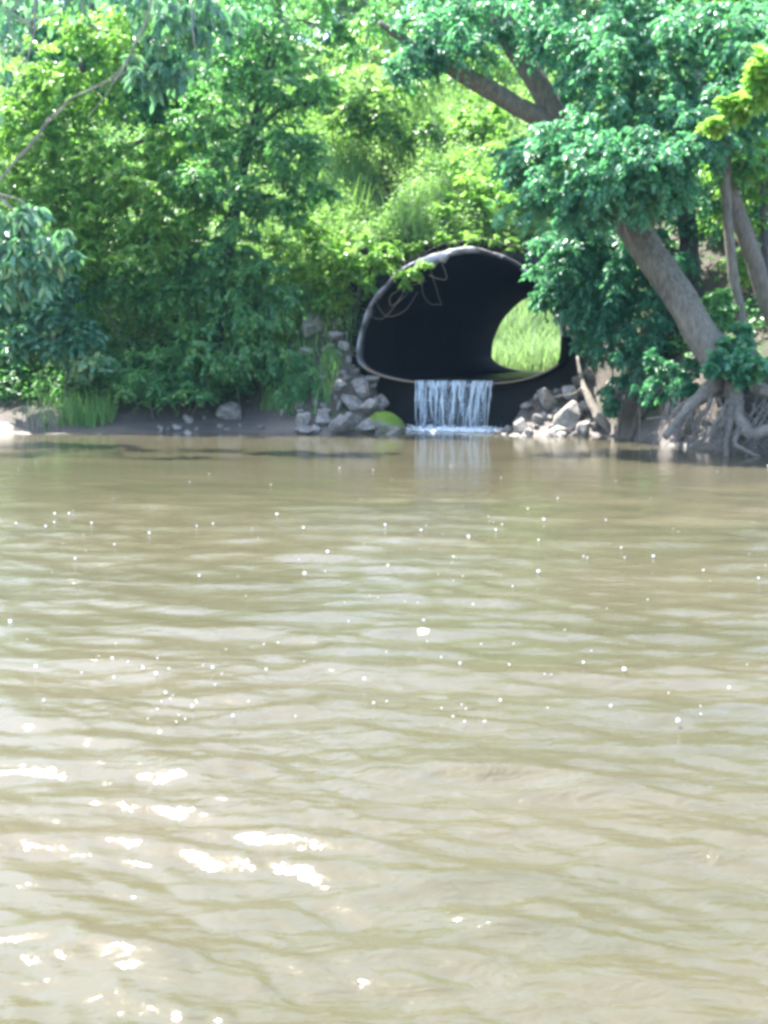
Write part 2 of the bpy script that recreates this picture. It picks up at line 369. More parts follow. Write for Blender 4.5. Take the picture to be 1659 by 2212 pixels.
def height(X, Y):
    X = np.asarray(X, float); Y = np.asarray(Y, float)
    ys = np.interp(X, SHX, SHY) + 0.35 * fbm(X * 0.7, X * 0 + 3.1, 5, 3)
    d = Y - ys
    z = {k: np.interp(d, DD, v) for k, v in PROF.items()}
    wl_ = 1 - sstep(-2.6, -1.3, X); wr_ = sstep(3.7, 4.5, X); mid = sstep(0.3, 2.2, X)
    h = wl_ * z['left'] + wr_ * z['right'] + (1 - wl_ - wr_) * ((1 - mid) * z['flankL'] + mid * z['flankR'])
    # the pipe's corridor: a scoured pool under the mouth, then the embankment closing over the barrel
    r, s = to_pipe(X, Y)
    cor = np.where(s < 1.15, -0.25 + 0.0 * s, LIP + 2.62 + 0.62 * np.maximum(s - 1.15, 0))
    cor = np.where((s >= 0.75) & (s < 1.15), -0.25 + (LIP + 2.87) * (s - 0.75) / 0.4, cor)
    cor = np.where(s < 0.75, -0.25, cor)
    hw = 1.0 + 0.9 * sstep(-0.5, 0.35, s)
    wc = 1 - sstep(hw - 0.15, hw + 0.4, np.abs(r + 0.02))
    wc = wc * sstep(-1.4, -0.8, s)
    cover = np.where((s > 1.15) & (s < 11.5) & (np.abs(r) < 2.6), LIP + 2.62, -9)
    h = h * (1 - wc) + np.minimum(cor, 8.6) * wc
    h = np.maximum(h, np.where(np.abs(r) < 2.2, cover, -9))
    crest = 8.3 + 0.5 * fbm(X * 0.2, Y * 0.2, 9, 3)
    h = np.minimum(h, crest)
    valley = LIP - 0.15 + np.maximum(Y - 44, 0) * 0.42 + 0.4 * fbm(X * 0.15, Y * 0.15, 4, 3)
    valley = np.minimum(valley, 26 + 2 * fbm(X * .05, Y * .05, 2, 3))
    back = sstep(33.6, 35.6, Y + 0.278 * (X - 4.7) * (np.abs(X - 4.7) < 8))
    h = h * (1 - back) + valley * back
    near = 1 - sstep(-1.5, 1.2, Y)                                    # the bank the photographer stands on
    h = h * (1 - near) + 0.15 * near
    rough = sstep(0.05, 1.0, d) * (1 - 0.9 * wc * (s < 1.3))
    return h + 0.14 * rough * fbm(X * 1.3, Y * 1.3, 1, 4) + 0.05 * fbm(X * 3, Y * 3, 8, 3) * sstep(-.2, .2, d)
xs = np.unique(np.r_[np.linspace(-90, -10, 45), np.arange(-10, -1.5, .16), np.arange(-1.5, 4.5, .08), np.arange(4.5, 10, .16), np.linspace(10, 90, 45)].round(4))
ysg = np.unique(np.r_[np.linspace(-30, 13, 30), np.arange(13, 21, .2), np.arange(21, 24.1, .09), np.arange(24.1, 25.6, .05), np.arange(25.6, 40, .2), np.linspace(40, 150, 60)].round(4))
GX, GY = np.meshgrid(xs, ysg); GZ = height(GX, GY)
nx, ny = len(xs), len(ysg)
idx = np.arange(nx * ny).reshape(ny, nx)
quads = np.stack([idx[:-1, :-1], idx[:-1, 1:], idx[1:, 1:], idx[1:, :-1]], -1).reshape(-1, 4)
gv = np.stack([GX, GY, GZ], -1).reshape(-1, 3)
fc = gv[quads].mean(1)
r_, s_ = to_pipe(fc[:, 0], fc[:, 1])
rv, sv = to_pipe(gv[:, 0], gv[:, 1])
inv = in_profile(rv, gv[:, 2] - LIP, 0.02) & (sv > -0.4) & (sv < PIPE_L + 2.5)
cut = (in_profile(r_, fc[:, 2] - LIP, 0.02) & (s_ > -0.4) & (s_ < PIPE_L + 2.5)) | inv[quads].any(1)
cut |= (np.abs(r_) < 2.15) & (s_ > 0.72) & (s_ < 1.25) & (fc[:, 2] > -0.1) & (fc[:, 2] < LIP + 2.6)
ground = obj('ground', mesh_np('ground', gv, quads[~cut], smooth=True), M['soil'], kind='structure')
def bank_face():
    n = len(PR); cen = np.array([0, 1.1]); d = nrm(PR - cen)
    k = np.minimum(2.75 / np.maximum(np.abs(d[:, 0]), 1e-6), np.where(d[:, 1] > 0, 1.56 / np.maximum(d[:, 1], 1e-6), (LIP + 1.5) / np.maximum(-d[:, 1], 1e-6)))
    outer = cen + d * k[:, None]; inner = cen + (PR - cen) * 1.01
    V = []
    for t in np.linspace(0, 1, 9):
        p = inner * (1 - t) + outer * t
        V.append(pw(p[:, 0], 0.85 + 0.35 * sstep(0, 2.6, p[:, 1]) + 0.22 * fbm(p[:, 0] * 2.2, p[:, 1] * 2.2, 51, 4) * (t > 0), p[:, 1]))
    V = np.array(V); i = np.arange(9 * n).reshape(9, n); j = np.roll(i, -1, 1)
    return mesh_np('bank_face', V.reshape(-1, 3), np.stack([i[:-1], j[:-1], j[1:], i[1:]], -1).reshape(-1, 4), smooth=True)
obj('bank_face', bank_face(), M['soil_shade'], ground)
def gh(x, y): return float(height(np.array([x]), np.array([y]))[0])

# ------------------------------------------------------------------ river
def water_sheet():
    rows = [-12, -6, -2, 0.5]
    y = 1.4
    while y < 25.6: rows.append(y); y *= 1.0062
    rows = np.array(rows)
    u = np.linspace(-1.35, 1.35, 400)
    u = np.r_[-14, -6, -3, -2, -1.6, u, 1.6, 2, 3, 6, 14]
    X = u[None, :] * (0.31 * np.maximum(rows, 1.4)[:, None] + 0.5); Y = np.repeat(rows[:, None], len(u), 1)
    edge = np.where(u > 0, 70.0, -70.0); X[:, 0] = -80; X[:, -1] = 80
    r2 = np.random.default_rng(3)
    Z = np.zeros_like(X)
    wx = X + 0.5 * fbm(X * .6, Y * .6, 21, 2); wy = Y + 0.28 * fbm(X * .6, Y * .6, 31, 2)
    patch = 0.75 + 0.45 * np.clip(fbm(X * 0.35 + 4, Y * 0.28, 41, 3) + 0.45, 0, 1.1)
    for k in range(60):
        lam = 0.10 * (0.95 / 0.10) ** r2.random()
        ang = math.radians(-90 - 10 + r2.normal() * 17)
        kk = 2 * math.pi / lam
        a = 0.0031 * lam ** 0.9 * (0.6 + 0.8 * r2.random())
        ph = kk * (math.cos(ang) * wx + math.sin(ang) * wy) + r2.random() * 6.28
        fade = np.clip((lam / (np.maximum(Y, .5) * 0.0062) - 2.5) / 3, 0, 1)
        sh = np.sin(ph) + 0.35 * np.cos(2 * ph) * -1
        Z += a * sh * fade
    calm = 1 - 0.93 * sstep(10.0, 16.5, Y)
    Z *= patch * calm * (1 + 0.25 * (1 - sstep(2.5, 6.0, Y)))
    # ripples spreading from the foot of the fall
    q = pw(-0.05, -0.3, 0)
    d = np.hypot(X - q[0], Y - q[1])
    Z += 0.006 * np.sin(d * 22) * np.exp(-d * 0.75)
    i = np.arange(X.size).reshape(X.shape)
    Q = np.stack([i[:-1, :-1], i[:-1, 1:], i[1:, 1:], i[1:, :-1]], -1).reshape(-1, 4)
    return mesh_np('river_water', np.stack([X, Y, Z], -1).reshape(-1, 3), Q, smooth=True)
obj('river_water', water_sheet(), M['water'], kind='structure')

# ------------------------------------------------------------------ culvert
def culvert():
    t = thing('culvert_pipe', 'large corrugated steel culvert pipe opening in the bank above the waterfall', 'culvert')
    n = len(PR)
    cen = np.array([0, 1.15]); out = nrm(PR - cen)
    S = np.arange(0, PIPE_L, 0.034)
    def shell(S, off, corr):
        V = []
        for s in S:
            c = corr * math.sin(s / 0.136 * 2 * math.pi) if s > 0.12 else 0
            p = PR + out * (off + c)
            V.append(pw(p[:, 0], np.full(n, s), p[:, 1]))
        V = np.array(V); k = len(S)
        i = np.arange(k * n).reshape(k, n); j = np.roll(i, -1, 1)
        return V.reshape(-1, 3), np.stack([i[:-1], j[:-1], j[1:], i[1:]], -1).reshape(-1, 4)
    v, q = shell(S, 0.0, 0.026); v2, q2 = shell(S, 0.035, 0.026)
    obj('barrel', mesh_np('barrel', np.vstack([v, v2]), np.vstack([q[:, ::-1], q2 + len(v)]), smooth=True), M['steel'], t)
    # end band: pale worn ring, dented at the crown
    ang = np.arange(n)
    topw = sstep(2.0, 2.5, PR[:, 1])
    leftw = sstep(-1.0, -1.6, -np.abs(PR[:, 0])) 
    th = 0.022 + 0.035 * sstep(0.3, 1.2, PR[:, 1]) * (1 - 0.6 * sstep(0.6, 1.6, PR[:, 0])) * (0.7 + 2.0 * fbm(ang * 0.22, ang * 0, 3, 3)) + 0.03 * sstep(2.0, 2.45, PR[:, 1])
    dent = -0.05 * topw * (0.5 + fbm(ang * 0.3, ang * 0 + 2, 13, 2))
    lip = -0.10 * (0.6 + 0.8 * fbm(ang * 0.35, ang * 0 + 7, 17, 3))
    def ring(off, s): 
        p = PR + out * off[:, None]
        return pw(p[:, 0], s, p[:, 1])
    z0 = np.zeros(n)
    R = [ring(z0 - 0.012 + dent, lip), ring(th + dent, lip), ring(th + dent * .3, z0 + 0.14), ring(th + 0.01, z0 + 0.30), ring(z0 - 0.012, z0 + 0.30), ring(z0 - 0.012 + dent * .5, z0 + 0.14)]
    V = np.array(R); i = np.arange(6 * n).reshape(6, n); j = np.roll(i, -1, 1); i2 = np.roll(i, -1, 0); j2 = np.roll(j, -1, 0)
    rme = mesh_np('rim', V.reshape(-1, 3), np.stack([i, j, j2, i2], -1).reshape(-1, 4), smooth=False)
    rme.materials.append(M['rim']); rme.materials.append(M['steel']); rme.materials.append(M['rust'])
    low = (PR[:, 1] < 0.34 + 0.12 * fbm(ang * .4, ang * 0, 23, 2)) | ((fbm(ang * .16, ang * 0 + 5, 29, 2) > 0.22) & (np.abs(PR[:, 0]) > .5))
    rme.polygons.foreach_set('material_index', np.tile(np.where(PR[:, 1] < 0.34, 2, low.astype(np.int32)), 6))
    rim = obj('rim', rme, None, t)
    # torn flap folded down from the crown, left of the middle
    fl = []
    a = np.linspace(-0.85, -0.12, 12)
    prv = np.interp(a, PR[PR[:, 1] > 1.4][np.argsort(PR[PR[:, 1] > 1.4][:, 0])][:, 0], PR[PR[:, 1] > 1.4][np.argsort(PR[PR[:, 1] > 1.4][:, 0])][:, 1])
    dn = 0.20 * np.sin(np.linspace(0.15, math.pi - .05, 12)) * (0.7 + 0.8 * np.random.default_rng(5).random(12))
    rows = [pw(a, np.full(12, -0.13), prv + 0.02), pw(a, np.full(12, -0.17), prv - dn * .5), pw(a + .02, np.full(12, -0.11), prv - dn),
            pw(a + .02, np.full(12, -0.08), prv - dn), pw(a, np.full(12, -0.13), prv - dn * .5), pw(a, np.full(12, -0.09), prv + .02)]
    V = np.array(rows); i = np.arange(72).reshape(6, 12)
    obj('torn_flap', mesh_np('torn_flap', V.reshape(-1, 3), np.stack([i[:-1, :-1], i[:-1, 1:], i[1:, 1:], i[1:, :-1]], -1).reshape(-1, 4)), M['rim'], rim)
    # rust-stained sill where the stream leaves the pipe
    a = np.linspace(-0.72, 0.72, 30); hh = np.interp(a, PR[PR[:, 1] < .3][np.argsort(PR[PR[:, 1] < .3][:, 0])][:, 0], PR[PR[:, 1] < .3][np.argsort(PR[PR[:, 1] < .3][:, 0])][:, 1])
    rows = [pw(a, -0.16 + 0 * a + .03 * fbm(a * 4, a * 0, 2, 2), hh - 0.05), pw(a, -0.17 + 0 * a + .03 * fbm(a * 4, a * 0, 2, 2), hh + 0.012), pw(a, 0.12 + 0 * a, hh + 0.02)]
    V = np.array(rows); i = np.arange(90).reshape(3, 30)
    obj('sill', mesh_np('sill', V.reshape(-1, 3), np.stack([i[:-1, :-1], i[:-1, 1:], i[1:, 1:], i[1:, :-1]], -1).reshape(-1, 4)), M['rust'], t)
    return t
culvert()
a = np.linspace(-0.74, 0.70, 24); S = np.linspace(-0.16, PIPE_L + 6, 120)
A_, S_ = np.meshgrid(a, S); i = np.arange(A_.size).reshape(A_.shape)
V = pw(A_, S_, 0.055 + 0.008 * fbm(A_ * 9, S_ * 5, 3, 3))
obj('stream_water', mesh_np('stream_water', V.reshape(-1, 3), np.stack([i[:-1, :-1], i[:-1, 1:], i[1:, 1:], i[1:, :-1]], -1).reshape(-1, 4), smooth=True), M['stream'], kind='structure')

# ------------------------------------------------------------------ waterfall
def waterfall():
    t = thing('waterfall', 'white curtain of water falling from the culvert lip into the river', 'waterfall')
    r2 = np.random.default_rng(11)
    H = LIP + 0.06
    def path(r, v, n=18, top=0.0, bot=1.0):
        T = math.sqrt(2 * H / 9.8); tt = np.linspace(top, bot, n) * T
        pts = pw(np.full(n, r) , -0.17 - v * tt, 0.06 - 4.9 * tt ** 2)
        return pts
    # thin clear film
    a = np.linspace(-0.70, 0.66, 70); n = 22; cols = []
    for k, r in enumerate(a):
        p = path(r * 1.0, 0.62 + 0.06 * math.sin(k * .7) + .05 * r2.random(), n)
        p[:, 2] = np.maximum(p[:, 2], -0.03)
        p[:, 0] -= RT[0] * r * 0.10 * np.linspace(0, 1, n); p[:, 1] -= RT[1] * r * 0.10 * np.linspace(0, 1, n)
        cols.append(p)
    V = np.array(cols); i = np.arange(70 * n).reshape(70, n)
    obj('film', mesh_np('film', V.reshape(-1, 3), np.stack([i[:-1, :-1], i[1:, :-1], i[1:, 1:], i[:-1, 1:]], -1).reshape(-1, 4), smooth=True), M['film'], t)
    items = []
    for k in range(92):
        r = (-0.70, -0.62, -0.50, -0.44, -0.31, -0.20, -0.02, 0.07, 0.17, 0.36, 0.47, 0.56, 0.66)[k % 13] + r2.normal() * 0.04
        r = float(np.clip(r, -0.73, 0.69))
        top = max(0, r2.normal() * 0.3); bot = min(1, top + 0.35 + 0.8 * r2.random())
        if r2.random() < .45: top = 0
        p = path(r, 0.55 + 0.28 * r2.random(), 14, top, bot)
        w = (0.004 + 0.017 * r2.random() ** 2) * np.sin(np.linspace(0.25, math.pi - 0.1, 14)) * (0.7 + .6 * r2.random(14))
        shr = r * 0.10 * np.linspace(top, bot, 14); wob = np.cumsum(r2.normal(size=14)) * 0.005 + r2.normal() * .05 * np.linspace(0, 1, 14) ** 2
        p[:, 0] += RT[0] * (wob - shr); p[:, 1] += RT[1] * (wob - shr)
        items.append(tube_data(p, w, 5, 0.3))
    o = obj('strands', tubes_mesh('strands', items), M['fall'], t, kind='stuff')
    def drops(name, pts, rad, mat):
        oc = np.array([(1, 0, 0), (-1, 0, 0), (0, 1, 0), (0, -1, 0), (0, 0, 1), (0, 0, -1)], float)
        tr = np.array([(0, 2, 4), (2, 1, 4), (1, 3, 4), (3, 0, 4), (2, 0, 5), (1, 2, 5), (3, 1, 5), (0, 3, 5)])
        V = pts[:, None, :] + oc[None] * rad[:, None, :]
        T = tr[None] + (np.arange(len(pts)) * 6)[:, None, None]
        return obj(name, mesh_np(name, V.reshape(-1, 3), None, T.reshape(-1, 3), True), mat, t, kind='stuff')
    k = 420; q = r2.random(k)
    pts = np.array([path(float(r), float(v), 2, 0, float(b))[-1] for r, v, b in zip(-0.70 + 1.36 * r2.random(k), 0.55 + 0.4 * r2.random(k), 0.15 + 0.85 * q)])
    rad = np.stack([0.004 + 0.006 * r2.random(k)] * 3, -1); rad[:, 2] *= 1.9
    drops('droplets', pts, rad, M['fall'])
    k = 900; rr = r2.normal(size=k) * 0.45 - 0.02; ss = -0.43 + r2.normal(size=k) * 0.10 - 0.16 * np.abs(r2.normal(size=k)) * (.3 + r2.random(k))
    keep = np.abs(rr) < 1.0; rr, ss = rr[keep], ss[keep]; k = len(rr)
    pts = pw(rr, ss, 0); pts[:, 2] = 0.012 + np.abs(r2.normal(size=k)) * 0.035 * np.exp(-(np.abs(ss + .43) / .14) ** 2)
    s = 0.008 + 0.02 * r2.random(k)
    drops('foam', pts, np.stack([s * 1.7, s, s * 0.8], -1), M['foam'])
waterfall()

# ------------------------------------------------------------------ stones
def rock_mesh(seed):
    r2 = np.random.default_rng(seed)
    bm = bmesh.new()
    sc = np.array([1.0, 0.8 + .3 * r2.random(), 0.6 + 0.25 * r2.random()])
    for p in nrm(r2.normal(size=(17, 3))):
        bm.verts.new(p * sc * (0.85 + 0.3 * r2.random()))
    bmesh.ops.convex_hull(bm, input=bm.verts)
    for v in [v for v in bm.verts if not v.link_faces]: bm.verts.remove(v)
    bmesh.ops.bevel(bm, geom=bm.edges[:], offset=0.035, segments=1, affect='EDGES', profile=0.6)
    me = bpy.data.meshes.new('rock'); bm.to_mesh(me); bm.free()
    return me
ROCKS = [rock_mesh(100 + k) for k in range(9)]
for me in ROCKS: me.materials.append(M['rock'])
r2 = np.random.default_rng(77)
placed = []
def rock(x, y, size, label, group=None, mesh=None, sink=0.33, lift=0.0, mat=None, flat=1.0, name='rock', rot=None):
    me = ROCKS[int(r2.integers(len(ROCKS)))] if mesh is None else mesh
    if mat is not None: me = me.copy(); me.materials.clear(); me.materials.append(mat)
    o = obj(name, me, None, None, label, 'rock', group)
    o.location = (x, y, max(gh(x, y), -0.12) + size * (0.55 - sink) + lift)
    o.scale = (size, size * (0.85 + .3 * r2.random()), size * flat * (0.8 + .3 * r2.random()))
    o.rotation_euler = rot if rot else (r2.normal() * .55, r2.normal() * .55, r2.random() * 6.28)
    placed.append((x, y, size)); return o
def scatter(n, xr, yr, sizes, label, group, test=lambda x, y: True, tight=0.8, **kw):
    c = 0
    for _ in range(n * 60):
        x = xr[0] + (xr[1] - xr[0]) * r2.random(); y = yr[0] + (yr[1] - yr[0]) * r2.random(); s = sizes[0] + (sizes[1] - sizes[0]) * r2.random() ** 2
        if not test(x, y) or any((x - a) ** 2 + (y - b) ** 2 < (tight * (s + t)) ** 2 for a, b, t in placed): continue
        rock(x, y, s, label(x, y, s) if callable(label) else label, group, **kw); c += 1
        if c >= n: break
    return c
def outpipe(x, y):
    r, s = to_pipe(np.array(x), np.array(y)); return bool(abs(r) > 1.95 or s < -0.15)
p = P(1225, 905, 21.9); rock(p[0], 21.9, 0.34, 'largest pale boulder in the stone pile beside the fallen branch', flat=0.8, sink=0.1)
p = P(1120, 915, 22.0); rock(p[0], 22.0, 0.24, 'rounded boulder nearest the waterfall on its tree side', sink=0.15)
p = P(1180, 880, 22.4); rock(p[0], 22.4, 0.27, 'tilted grey boulder at the top of the stone pile under the pipe', sink=0.05)
def hump_mesh():
    bm = bmesh.new(); bmesh.ops.create_icosphere(bm, subdivisions=4, radius=1.0)
    for v in bm.verts:
        a = np.array(v.co[:]); k = 1 + 0.28 * fbm(np.array([a[0] * 1.6 + a[2]]), np.array([a[1] * 1.6 - a[2]]), 91, 5)[0]
        v.co = Vector(a * k)
    me = bpy.data.meshes.new('mossy_rock'); bm.to_mesh(me); bm.free()
    for p in me.polygons: p.use_smooth = True
    return me
p = P(834, 905, 22.5); o = rock(p[0], 22.5, 0.34, 'bright green mossy boulder just left of the waterfall', mesh=hump_mesh(), mat=M['rock_moss'], flat=0.62, sink=0.1, lift=0.1, name='mossy_rock', rot=(0.1, 0.12, 0.4)); o.location.z = 0.12
p = P(745, 905, 22.1); rock(p[0], 22.1, 0.33, 'broad pale boulder at the water edge of the stone slope', flat=0.8)
p = P(790, 912, 22.2); rock(p[0], 22.2, 0.22, 'grey boulder wedged between the mossy stone and the stone slope')
p = P(760, 850, 22.9); rock(p[0], 22.9, 0.27, 'pale boulder halfway up the stone slope beside the pipe mouth')
p = P(495, 862, 23.4); rock(p[0], 23.4, 0.24, 'lone pale stone lying on the muddy bank among the weeds', sink=0.1)
p = P(620, 665, 25.5); rock(p[0], 25.5, 0.25, 'large pale stone high on the slope among the weeds', lift=0.15)
def szw(s): return 'small' if s < 0.14 else ('medium' if s < 0.20 else 'large')
def lab_left(x, y, s):
    z = gh(x, y); a = 'at the water edge' if z < .3 else ('low on the slope' if z < .8 else ('midway up the slope' if z < 1.4 else 'high on the slope'))
    return f"{szw(s)} grey stone {a}, " + ('weedy side of the rock slope' if x < -.75 else 'pipe side of the rock slope')
def lab_right(x, y, s):
    a = 'next to the waterfall' if x < 2.5 else ('in the middle' if x < 3.2 else 'towards the leaning tree')
    return f"{szw(s)} angular stone {a} of the pile right of the waterfall, " + ('front row' if y < 21.9 else ('second row' if y < 22.4 else 'back row'))
scatter(64, (-1.6, 0.15), (21.85, 24.8), (0.07, 0.30), lab_left, 'rock slope left of the pipe', lambda x, y: outpipe(x, y) and y > 21.75 + 0.2 * abs(x + .7), 0.62)
scatter(55, (1.9, 4.2), (21.3, 23.3), (0.08, 0.22), lab_right, 'stone pile right of the waterfall', lambda x, y: gh(x, y) > -0.2, 0.62)
scatter(24, (-2.4, -0.5), (24.2, 27), (0.09, 0.24), 'pale stone half buried in weeds on the slope above the rock slope', 'stones on the weedy slope', outpipe, 0.9, lift=0.05)
scatter(16, (-4.2, -1.4), (22.1, 23.4), (0.05, 0.15), 'small stone on the muddy shore beside the rock slope', 'stones on the muddy shore', lambda x, y: True, 1.0)

# ------------------------------------------------------------------ foliage builders
def leaf_arrays(c, d, n, Ln, W, tone, curl=0.12):
    d = nrm(d); s = nrm(np.cross(n, d)); n = np.cross(d, s)
    Ln = Ln[:, None]; W = W[:, None]
    v = np.stack([c, c + d * Ln * .32 - s * W * .5 + n * W * .16, c + d * Ln * .70 - s * W * .36 + n * W * .1 - n * Ln * curl * .4, c + d * Ln - n * Ln * curl,
                  c + d * Ln * .70 + s * W * .36 + n * W * .1 - n * Ln * curl * .4, c + d * Ln * .32 + s * W * .5 + n * W * .16], 1)
    k = np.arange(len(c))[:, None] * 6
    q = np.stack([k + np.array([[0, 3, 2, 1]]), k + np.array([[0, 5, 4, 3]])], 1).reshape(-1, 4)
    return v.reshape(-1, 3), q, np.repeat(tone, 2)

DENS = 1.25
class Foliage:
    def __init__(self, seed): self.r = np.random.default_rng(seed); self.V = []; self.Q = []; self.T = []; self.n = 0; self.tw = []
    def add(self, v, q, t): self.V.append(v); self.Q.append(q + self.n); self.T.append(t); self.n += len(v)
    def mesh(self, name): return mesh_np(name, np.vstack(self.V), np.vstack(self.Q), None, False, np.concatenate(self.T))
    def blob(self, c, rad, clumps, leaf=0.10, ratio=0.5, droop=0.35, twigs=8, per=13, spread=0.47, flat=0.6, tone=0.5, tvar=0.34, hang=0.35, twigtube=0.25):
        """clumps of leafy twigs spread through an ellipsoid"""
        r = self.r; rad = np.asarray(rad, float); clumps = int(clumps * DENS)
        cc = nrm(r.normal(size=(clumps, 3))) * (r.random((clumps, 1)) ** 0.45) * rad + c
        cs = spread * rad.mean() * (0.7 + .7 * r.random(clumps))
        ct = np.clip(tone + r.normal(size=clumps) * 0.16, 0, 1)
        K = clumps * twigs
        C0 = np.repeat(cc, twigs, 0); CS = np.repeat(cs, twigs)[:, None]
        dr = nrm(r.normal(size=(K, 3)) * np.array([1, 1, flat]) + 0.5 * nrm(C0 - c))
        s = C0 + dr * CS * 0.1; e = C0 + dr * CS * (0.7 + 0.5 * r.random((K, 1)))
        t = (np.arange(per) + r.random((K, per))) / per
        pos = s[:, None] + (e - s)[:, None] * t[..., None]
        pos[..., 2] -= droop * CS * t ** 2
        tan = nrm((e - s)[:, None] + np.stack([0 * t, 0 * t, -2 * droop * CS * t], -1))
        side = nrm(np.cross(tan, np.array([0, 0, 1.0]))); sg = np.where(np.arange(per) % 2 == 0, 1.0, -1.0)[None, :, None]
        d = tan * 0.65 + side * sg * 0.8 + r.normal(size=pos.shape) * 0.3; d[..., 2] -= hang
        nn = r.normal(size=pos.shape) * 0.55; nn[..., 2] += 1.0
        Nn = K * per
        L_ = leaf * (0.45 + 0.95 * r.random(Nn))
        tn = np.clip(np.repeat(ct, twigs * per) + r.normal(size=Nn) * tvar, 0, 1)
        self.add(*leaf_arrays(pos.reshape(-1, 3), d.reshape(-1, 3), nn.reshape(-1, 3), L_, L_ * ratio, tn))
        for k in np.nonzero(r.random(K) < twigtube)[0]:
            p = s[k] + (e[k] - s[k]) * np.linspace(0, 1, 4)[:, None]; p[:, 2] -= droop * CS[k] * np.linspace(0, 1, 4) ** 2
            self.tw.append(tube_data(p, np.linspace(0.006, 0.002, 4), 3, 0, False))
        return cc

def resample(pts, rad, step):
    pts = np.asarray(pts, float); L_ = np.linalg.norm(np.diff(pts, axis=0), axis=1).sum()
    n = max(5, int(L_ / step)); q = spline(np.c_[pts, rad], n); return q[:, :3], np.maximum(q[:, 3], 0.003)

def wood(name, pts, rad, mat, parent, sides=12, rough=0.10, step=0.12, wob=0.02, label=None):
    p, r = resample(pts, rad, step)
    p = p + np.stack([fbm(np.arange(len(p)) * .35, np.full(len(p), float(k)), int(p[0, 0] * 100) % 50 + k, 2) for k in range(3)], -1) * wob
    return obj(name, tubes_mesh(name, [tube_data(p, r, sides, rough)]), mat, parent, label), p

def tree(name, label, trunk, limbs, blobs, leafm, barkm, seed, group=None, cat='tree', leafkw=None, branch_r=0.03, roots=()):
    """trunk, limbs: lists of (x, y, depth, radius); blobs: (x, y, depth, rx, rz, clumps[, overrides]) in study pixels"""
    t = thing(name, label, cat, group)
    sk = []
    def poly(q): return np.array([P(a, b_, Y) if Y is not None else a for a, b_, Y, r in q]), np.array([r for *_, r in q])
    if trunk:
        p, r = poly(trunk); _, k = wood('trunk', p, r, barkm, t, 14); sk.append(k)
    for lb in limbs:
        p, r = poly(lb); _, k = wood('limb', p, r, barkm, t, 10); sk.append(k)
    for rt in roots:
        p, r = poly(rt); wood('root', p, r, M['root'], t, 7, 0.16, 0.07, 0.05)
    skel = np.vstack(sk) if sk else None
    f = Foliage(seed); kw = dict(leafkw or {})
    for bl in blobs:
        x, y, Y, rx, rz, n = bl[:6]; k2 = dict(kw); 
        if len(bl) > 6: k2.update(bl[6])
        c = P(x, y, Y); f.blob(c, (rx, rx * 0.9, rz), n, **k2)
        if skel is not None:
            dd = np.linalg.norm((skel - c) * np.array([1, 1, 1]) + np.array([0, 0, 0.0]), axis=1) + 1.2 * np.maximum(skel[:, 2] - c[2], 0)
            a = skel[np.argmin(dd)]; mid = (a + c) / 2 + np.array([0, 0, 0.12 * np.linalg.norm(c - a)])
            if np.linalg.norm(c - a) > 0.25:
                wood('branch', [a, mid, c], [branch_r, branch_r * .7, branch_r * .25], barkm, t, 6, 0.1, 0.15, 0.08)
    if f.n: cr_ = obj('crown', f.mesh('crown'), leafm, t)
    if f.tw: obj('twigs', tubes_mesh('twigs', f.tw), barkm, cr_, kind='stuff')
    return t

TRI = dict(leaf=0.09, ratio=0.55, droop=0.5, hang=0.4)
